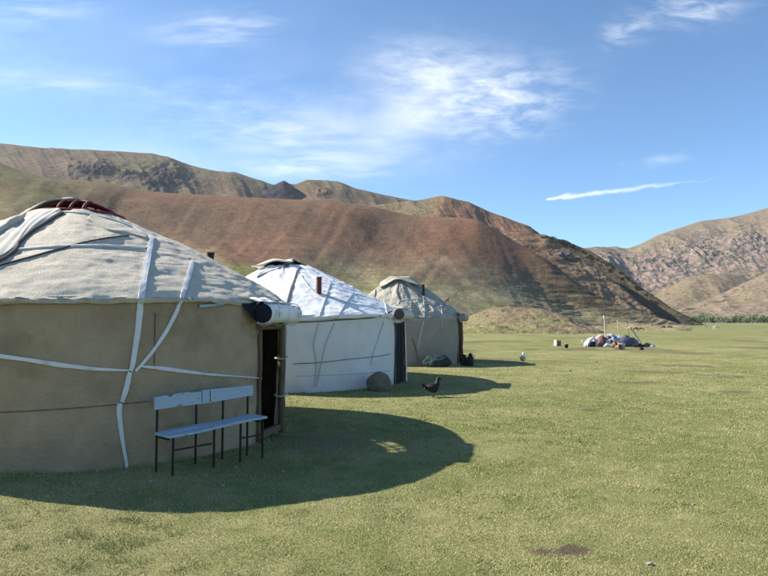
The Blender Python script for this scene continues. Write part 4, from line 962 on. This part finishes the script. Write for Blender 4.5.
hen(523, 363.5, M['feather_white'], 'white hen standing far out on open grass right of the furthest yurt', 1.2, .98, M['feather_white'])

# ------------------------------------------------------------------ horses and calf
def beast_proto(name, m, graze, mane=True):
    e = bpy.data.objects.new(name, None); COL.objects.link(e)
    def chain(joints, edges, mat_, nm, lv=2):
        me = bpy.data.meshes.new(nm); me.from_pydata([j[0] for j in joints], edges, []); me.materials.append(mat_)
        o = bpy.data.objects.new(nm, me); COL.objects.link(o); o.parent = e
        sk = o.modifiers.new('skin', 'SKIN'); sk.use_smooth_shade = True
        for i, j in enumerate(joints):
            v = me.skin_vertices[0].data[i]; v.radius = j[1]; v.use_root = (i == 0)
        sb = o.modifiers.new('sub', 'SUBSURF'); sb.levels = 1; sb.render_levels = 1; return o
    J = [((-.55, 0, 1.12), (.24, .27)), ((-.1, 0, 1.08), (.25, .30)), ((.35, 0, 1.10), (.24, .30)), ((.62, 0, 1.18), (.19, .24))]
    E = [(0, 1), (1, 2), (2, 3)]
    if graze: hd = [((.88, 0, 1.02), (.12, .17)), ((1.12, 0, .62), (.09, .13)), ((1.20, 0, .36), (.085, .12)), ((1.26, 0, .08), (.05, .065))]
    else: hd = [((.82, 0, 1.42), (.12, .18)), ((1.0, 0, 1.68), (.09, .13)), ((1.13, 0, 1.72), (.09, .12)), ((1.40, 0, 1.50), (.05, .065))]
    b = len(J); J += hd; E += [(3, b), (b, b + 1), (b + 1, b + 2), (b + 2, b + 3)]
    for sd in (-1, 1):
        b = len(J); J += [((.50, sd * .14, .92), (.11, .13)), ((.50, sd * .15, .52), (.055, .06)), ((.51, sd * .15, .14), (.04, .04)), ((.55, sd * .15, .02), (.055, .055))]; E += [(2, b), (b, b + 1), (b + 1, b + 2), (b + 2, b + 3)]
        b = len(J); J += [((-.52, sd * .15, .86), (.13, .17)), ((-.66, sd * .16, .54), (.06, .07)), ((-.58, sd * .16, .14), (.04, .04)), ((-.54, sd * .16, .02), (.055, .055))]; E += [(0, b), (b, b + 1), (b + 1, b + 2), (b + 2, b + 3)]
        b = len(J); q = hd[2][0]; J += [((q[0] - .04, sd * .06, q[2] + .12), (.03, .03)), ((q[0] - .05, sd * .08, q[2] + .20), (.012, .012))]; E += [(7 - 1, b), (b, b + 1)]
    chain(J, E, m, 'body')
    chain([((-.78, 0, 1.22), (.05, .05)), ((-.90, 0, 1.0), (.06, .06)), ((-.92, 0, .6), (.05, .05)), ((-.9, 0, .42), (.02, .02))], [(0, 1), (1, 2), (2, 3)], M['bay'], 'tail')
    if mane:
        a, c = J[3][0], hd[1][0]; pts = [((a[0] * (1 - q) + c[0] * q) - .02, 0, (a[2] * (1 - q) + c[2] * q) + .20 - .06 * q) for q in (0, .35, .7, 1)]
        chain([(p_, (.03, .07)) for p_ in pts], [(0, 1), (1, 2), (2, 3)], M['bay'], 'mane')
    return e
def place_beast(e, px, dist, zoff, s, face, label, cat, group=None):
    x = (px - 384) / F * dist; z = float(zg(x, dist)) + zoff
    e.location = (x, dist, z); e.scale = (s, s, s); e.rotation_euler = (0, 0, face); tag(e, label, cat, group); return e
G_H = 'livestock grazing far off on the valley floor'
place_beast(beast_proto('horse', M['dun'], True), 670, 190, 0, .95, 3.0, 'greyish brown horse grazing beside the foot of the dark spur', 'horse', G_H)
place_beast(beast_proto('horse', M['bay'], True), 662.5, 200, 0, .85, .35, 'dark bay horse just left of the greyish grazing horse', 'horse', G_H)
place_beast(beast_proto('horse', M['bay'], True), 635, 168, 0, .8, .2, 'leftmost of the far horses, dark with its head down above the tarp heap', 'horse', G_H)
place_beast(beast_proto('horse', M['bay'], True), 641, 170, 0, .75, 2.9, 'dark horse close behind the leftmost far horse', 'horse', G_H)
place_beast(beast_proto('horse', M['white_coat'], True), 715.5, 196, 0, .92, 3.1, 'white horse grazing in front of the riverside willows', 'horse', G_H)
place_beast(beast_proto('horse', M['cream_coat'], True), 704, 240, 0, .9, .3, 'cream horse between the dark horses and the white one', 'horse', G_H)

# ------------------------------------------------------------------ ray to hill surfaces, for what stands on the slopes
DG = None
def drop(x, y):
    global DG
    if DG is None:
        DG = [BVHTree.FromPolygons([tuple(o.matrix_world @ v.co) for v in o.data.vertices], [tuple(p.vertices) for p in o.data.polygons]) for o in COL.objects if o.get('kind') == 'structure' and o.name.split('.')[0] in ('hill', 'mound', 'spur', 'ridge', 'ground')]
    best = -99
    for b in DG:
        h = b.ray_cast(Vector((x, y, 500)), Vector((0, 0, -1)))[0]
        if h is not None and h.z > best: best = h.z
    return best
c = beast_proto('cow', M['brown_coat'], False, mane=False)
# find where the picture ray for the animal's feet meets the slope
def on_slope(px, py):
    drop(0, 5); d = Vector(ray(px, py)).normalized(); best = None
    for b in DG:
        h = b.ray_cast(Vector((0, 0, EYE)), d)[0]
        if h is not None and (best is None or h.y < best.y): best = h
    return best
h = on_slope(447, 303); c.location = h; c.scale = (.85 * h.y / 150,) * 3; c.rotation_euler = (0, 0, -1.1); tag(c, 'brown cow standing alone on the slope behind the furthest yurt', 'cow')

# ------------------------------------------------------------------ dump of tarps, cloths and poles
HB = at_g(611, 346.5); hx, hy, hz = HB
PXM = hy / F                                    # metres per picture pixel there
def H_(px, py): return hx + (px - 611) * PXM, hz + (346.5 - py) * PXM
e = thing('tarp_heap', (hx, hy, hz), 'long heap of belongings under blue grey tarpaulins with poles beside it out on the meadow', 'heap')
def draped(name, x0, x1, d0, d1, top, m, seed, parent, n=60, k=34, lift=0.0):
    V = np.zeros((n, k, 3))
    u = np.linspace(0, 1, n)[:, None]; v = np.linspace(0, 1, k)[None, :]
    X = x0 + (x1 - x0) * u + 0 * v; Yy = d0 + (d1 - d0) * v + 0 * u
    env = np.sin(PI * np.clip(u, .001, .999)) ** .35 * np.sin(PI * np.clip(v, .001, .999)) ** .45
    Z = .84 * top * env * (1 + .30 * fbm(X * 1.9, Yy * 1.9, seed=seed, o=4)) + .10 * ridge(X * 2.4, Yy * 2.4, seed=seed + 1, o=3) * env + lift
    X = X * Yy / hy + .1 * fbm(u * 5, v * 5, seed=seed + 3); V[..., 0] = X; V[..., 1] = Yy; V[..., 2] = np.maximum(Z, 0.0) + hz - .03
    o = raw_mesh(name, V.reshape(-1, 3), grid_faces(n, k), m, parent); so = o.modifiers.new('t', 'SOLIDIFY'); so.thickness = .02; return o
draped('tarp', hx - 1.68, hx + 1.68, hy - .1, hy + 2.0, .76, M['tarp'], 301, e)
draped('tarp', hx + .55, hx + 1.72, hy - .22, hy + .9, .70, M['tarp_navy'], 305, e)
draped('tarp', hx - .4, hx + .5, hy - .12, hy + 1.0, .80, M['tarp'], 309, e)
def cloth(px0, px1, y, top, m, label, seed, name='cloth', front=.45):
    x0, _ = H_(px0, 0); x1, _ = H_(px1, 0); eo = thing(name, ((x0 + x1) / 2, hy - .3, hz), label, 'cloth', 'cloths thrown over the tarp heap'); 
    draped('fabric', x0, x1, hy - front, hy + .7, top, m, seed, eo, 36, 24)
cloth(585, 599, 0, .66, M['white_cloth'], 'white sheet over the left end of the tarp heap', 311)
cloth(597, 608, 0, .62, M['maroon'], 'maroon cloth thrown over the middle of the tarp heap', 315)
cloth(604, 613, 0, .34, M['white_cloth'], 'small white cloth low on the front of the tarp heap', 319, front=.6)
cloth(590, 597, 0, .80, M['tarp'], 'grey cloth bunched between the white sheet and the maroon one', 341, front=.2)
cloth(603, 620, 0, .66, M['strap_grey'], 'grey blanket over the middle of the heap right of the maroon cloth', 343, front=.3)
cloth(607, 614, 0, .52, M['tarp_navy'], 'navy cloth folded at the middle of the tarp heap', 345, front=.5)
cloth(599, 618, 0, .75, M['maroon'], 'thin dark red strip of cloth showing along the upper heap', 347, front=.18)
cloth(612, 624, 0, .42, M['ochre'], 'ochre bundle at the front of the tarp heap', 323, front=.6)
o = blob('cloth', (H_(590, 0)[0], hy - .4, hz + .13), (.22, .18, .20), M['dark_cloth'], 31, .3, fold=.1); tag(o, 'dark crumpled cloth below the white sheet on the heap', 'cloth')
def pole(p0, p1, r0, r1, m, label, bend=.06, dy=0.0):
    a = H_(*p0); b_ = H_(*p1); P = [np.array([(a[0] * (1 - q) + b_[0] * q) * (hy + dy + .1 * q) / hy + bend * math.sin(q * PI) + .02 * math.sin(q * 9), hy + dy + .1 * q, a[1] * (1 - q) + b_[1] * q]) for q in np.linspace(0, 1, 12)]
    b = MB(); b.tube(P, [r0 + (r1 - r0) * i / 11 + .006 * math.sin(i * 2) for i in range(12)], 8)
    o = b.build('pole', m, None, smooth=True); tag(o, label, 'pole', 'poles sticking up from the tarp heap'); return o
pole((606, 346), (604.2, 315.5), .045, .055, M['wood_pale'], 'tallest pole of the tarp heap, pale and knobbly and nearly upright', .05, .5)
pole((621.5, 344), (617.5, 320.5), .03, .02, M['wood_pale'], 'thin leaning pole in the middle of the tarp heap', -.03, .6)
pole((641.5, 345.5), (629, 327), .05, .075, M['wood_pale'], 'thick bleached pole leaning left over the right end of the heap', .08, -.15)
pole((630, 344), (627.3, 320), .02, .014, M['wood'], 'thin dark pole behind the thick bleached one', .02, .8)
# small things strewn round it
def crate():
    p = at_g(557.5, 346); e = thing('crate', tuple(p), 'small wooden crate with one whitened side standing left of the heap', 'crate', rz=.35); s = .15
    b = MB()
    for k in range(3):
        z = .06 + k * .11
        b.box((0, -s, z), (2 * s, .014, .105)); b.box((0, s, z), (2 * s, .014, .105)); b.box((s, 0, z), (.014, 2 * s - .03, .105))
    b.build('slats', M['wood'], e, local=True)
    b = MB(); b.box((-s - .012, 0, .20), (.016, 2 * s, .36)); b.build('side_board', M['white_cloth'], e, local=True)
    for sx in (-1, 1):
        for sy in (-1, 1):
            b = MB(); b.box((sx * (s - .025), sy * (s - .025), .2), (.025, .025, .4)); b.build('corner_post', M['wood'], e, local=True)
    b = MB(); b.box((0, 0, .02), (2 * s - .04, 2 * s - .04, .014)); b.build('bottom', M['wood'], e, local=True)
crate()
def bucket(px, py, s, m, label, lidm=None, tilt=0):
    p = at_g(px, py); e = thing('bucket', (p[0], p[1], p[2] + (.0 if not tilt else s * .14)), label, 'bucket', 'buckets and pans strewn by the heap'); e.rotation_euler = (tilt, tilt * .6, .4)
    prof = [(0, .0), (.11, .0), (.15, .30), (.158, .31), (.14, .295), (.10, .02), (0, .02)]; n = 18; b = MB()
    V = [(s * r * math.cos(k / n * 2 * PI), s * r * math.sin(k / n * 2 * PI), s * z) for r, z in prof for k in range(n)]
    b.add(V, [(i * n + k, i * n + (k + 1) % n, (i + 1) * n + (k + 1) % n, (i + 1) * n + k) for i in range(len(prof) - 1) for k in range(n)]); b.build('pail', m, e, smooth=True, local=True)
    b = MB(); b.tube([(s * .155 * math.cos(a), s * .03, s * (.30 + .14 * math.sin(a))) for a in np.linspace(0, PI, 11)], .006, 5); b.build('handle', M['iron'], e, local=True)
    if lidm: b = MB(); b.tube([(0, 0, s * .30), (0, 0, s * .335)], s * .16, 16); b.build('lid', lidm, e, local=True)
bucket(566.5, 348, .75, M['black'], 'black bucket with a pale lid right of the crate', M['white_cloth'])
bucket(584, 345.5, 1.15, M['white_cloth'], 'white bucket at the left end of the heap')
bucket(612, 348.5, 1.0, M['orange'], 'orange tub in front of the heap', None, .9); bucket(616, 349.5, .9, M['orange'], 'second orange tub, tipped over just right of the other', None, 1.3)
bucket(622.5, 349.5, 1.1, M['white_cloth'], 'white pail in front of the ochre bundle'); bucket(627, 346.5, 1.1, M['tarp_navy'], 'navy pail at the foot of the heap', None, .6)
o = blob('cloth', (H_(634, 0)[0], hy - .7, hz + .08), (.28, .2, .14), M['dark_cloth'], 33, .3, fold=.1); tag(o, 'dark cloth lying in front of the right end of the heap', 'cloth')
o = blob('cloth', (H_(646, 0)[0], hy - .1, hz + .10), (.22, .2, .13), M['tarp_navy'], 35, .3, fold=.1); tag(o, 'navy cloth lying right of the leaning bleached pole', 'cloth')
o = blob('cloth', (H_(650, 0)[0], hy - .35, hz + .06), (.14, .12, .09), M['white_cloth'], 36, .3, fold=.1); tag(o, 'scrap of white cloth at the far right of the heap', 'cloth')
o = blob('stone', (at_g(641.7, 350)[0], at_g(641.7, 350)[1], hz + .04), (.11, .09, .09), M['black'], 37, .2); tag(o, 'small blackened stone on the grass in front of the heap', 'stone')

# pale stones and litter on the turf
ST = [(223, 486, .02), (283, 472, .018), (570, 371, .05), (623, 417, .022), (447, 357, .04), (596, 362, .05), (345, 478, .012), (650, 565, .02), (693, 505, .014), (742, 461, .015), (520, 470, .014), (150, 482, .02), (236, 468, .02)]
for i, (px, py, s) in enumerate(ST):
    p = at_g(px, py); o = blob('stone', (p[0], p[1], p[2] + s * .4), (s, s * .8, s * .6), M['stone'], 60 + i, .25, n=20)
    tag(o, 'small pale stone lying in the turf', 'stone', 'small pale stones in the turf')

# ------------------------------------------------------------------ scrub on the ridges and willows by the river
def crown_mesh(name, h, r, n, seed, leaf, c1, c2, low=.15):
    rg = np.random.default_rng(seed); ncl = 11; cx = rg.normal(0, r * .45, ncl); cy = rg.normal(0, r * .45, ncl); cz_ = rg.uniform(low + .15, .85, ncl) * h; cr = rg.uniform(.28, .5, ncl) * r
    k = rg.integers(0, ncl, n); d = rg.normal(0, 1, (n, 3)); d /= np.linalg.norm(d, axis=1)[:, None]; rad = cr[k] * rg.uniform(.55, 1.08, n)
    P = np.stack([cx[k] + d[:, 0] * rad, cy[k] + d[:, 1] * rad, np.clip(cz_[k] + d[:, 2] * rad * 1.1, low * h * .4, None)], -1)
    a = rg.normal(0, 1, (n, 3)); a /= np.linalg.norm(a, axis=1)[:, None]; b_ = np.cross(a, d); b_ /= np.linalg.norm(b_, axis=1)[:, None] + 1e-6
    s = leaf * rg.uniform(.6, 1.4, n)[:, None]; V = np.stack([P - a * s, P + b_ * s * .7, P + a * s, P - b_ * s * .7], 1).reshape(-1, 3)
    c = mix(np.array(c1), np.array(c2), rg.random(n)) * rg.uniform(.8, 1.2, ncl)[k][:, None]
    return V, np.arange(n * 4).reshape(-1, 4), np.repeat(c, 4, 0)
def tree_proto(name, label, cat, group, h, r, n, seed, leaf, c1, c2, low=.15):
    e = thing(name, (0, 0, 0), label, cat, group)
    V, Q, c = crown_mesh('crown', h, r, n, seed, leaf, c1, c2, low); raw_mesh('crown', V, Q, M['leaf'], e, cols=c, smooth=False)
    b = MB(); rg = random.Random(seed); b.tube([(0, 0, -.3), (rg.uniform(-.1, .1) * r, 0, h * .3), (rg.uniform(-.2, .2) * r, rg.uniform(-.2, .2) * r, h * .65)], [h * .03, h * .022, h * .008], 7)
    for q in range(4):
        a = q * 1.6 + seed; b.tube([(0, 0, h * (.15 + .08 * q)), (math.cos(a) * r * .35, math.sin(a) * r * .35, h * (.4 + .08 * q)), (math.cos(a) * r * .6, math.sin(a) * r * .6, h * (.55 + .08 * q))], [h * .014, h * .009, h * .004], 5)
    b.build('trunk', M['bark'], e, smooth=True, local=True); return e
def copy_tree(o, parent=None):
    c = o.copy(); COL.objects.link(c); c.parent = parent
    for ch in list(o.children): copy_tree(ch, c)
    return c
GW = 'willows and bushes along the river'
protos = [tree_proto('willow', 'mid green riverside willow with a rounded crown in the far belt', 'tree', GW, 6.4, 3.6, 900, 1, .30, (.15, .19, .08), (.24, .27, .13)),
          tree_proto('willow', 'pale green riverside willow with a loose crown in the far belt', 'tree', GW, 5.4, 3.4, 800, 2, .32, (.19, .22, .11), (.27, .29, .16)),
          tree_proto('bush', 'low dark riverside bush in the far belt', 'bush', GW, 3.8, 3.2, 700, 3, .30, (.12, .155, .07), (.19, .22, .11), .0)]
rg = random.Random(5); first = [True] * 3; px = 690.0
while px < 850:
    for row in range(2):
        k = rg.choice([0, 0, 1, 2]) if row == 0 else rg.choice([0, 1])
        o = protos[k] if first[k] else copy_tree(protos[k]); first[k] = False
        d = (462 if row == 0 else 490) + rg.uniform(-10, 10); pp = px + rg.uniform(-2, 2) + row * 2.5; x = (pp - 384) / F * d; s = rg.uniform(.72, 1.15) * (1.0 if px < 760 else 1.1)
        o.location = (x, d, float(zg(x, d)) - .2); o.scale = (s * rg.uniform(1, 1.3), s, s * .95); o.rotation_euler = (0, 0, rg.uniform(0, 6.28))
    px += rg.uniform(3.6, 6.0)
GS = 'dark scrub bushes on the far ridge crest'
sp = tree_proto('bush', 'dark scrub bush on the crest of the far shaded ridge', 'bush', GS, 2.2, 1.6, 260, 8, .22, (.04, .045, .022), (.07, .07, .035), .0); f_ = True
for px, py in [(545, 236.5), (552, 238), (560, 241), (566, 243), (572, 245.5), (577, 247.5), (583, 251), (590, 254), (596, 257.5), (602, 261), (608, 264), (613, 267), (620, 271.5), (627, 277), (633, 282), (637, 286.5), (639, 288), (646, 293), (588, 257), (600, 264), (611, 270), (622, 277), (530, 231), (524, 227), (508, 220)]:
    h = on_slope(px, py + 1.5)
    if h is None: continue
    o = sp if f_ else copy_tree(sp); f_ = False; s = rg.uniform(.7, 1.5) * h.y / 420; o.location = (h.x, h.y, h.z - .4); o.scale = (s * 1.2, s, s); o.rotation_euler = (0, 0, rg.uniform(0, 6))
# rock tor on the spur
for i, (px, py, s) in enumerate([(563, 257, 5.0), (569, 260, 3.4), (559, 253, 2.6)]):
    h = on_slope(px, py)
    if h is None: continue
    n = 40; U_, V_ = np.meshgrid(np.linspace(0, 2 * PI, n, endpoint=False), np.linspace(0, PI, n // 2), indexing='ij'); x = np.sin(V_) * np.cos(U_); y = np.sin(V_) * np.sin(U_); z = np.cos(V_)
    s_ = s * (1 + .45 * ridge(x * 1.5 + i, y * 1.5, z * 1.5, seed=71 + i, o=4)) * .8
    W = np.stack([x * s_ * 1.1 + h.x, y * s_ + h.y, z * s_ * .8 + h.z], -1)
    o = raw_mesh('rock', W.reshape(-1, 3) - np.array(h), grid_faces(n, n // 2, True), M['cliff'], smooth=False); o.location = h
    tag(o, ['large dark crag at the top of the sunlit spur', 'lower dark crag to the right on the sunlit spur', 'small dark crag at the upper left on the sunlit spur'][i], 'rock', 'dark crags on the spur')
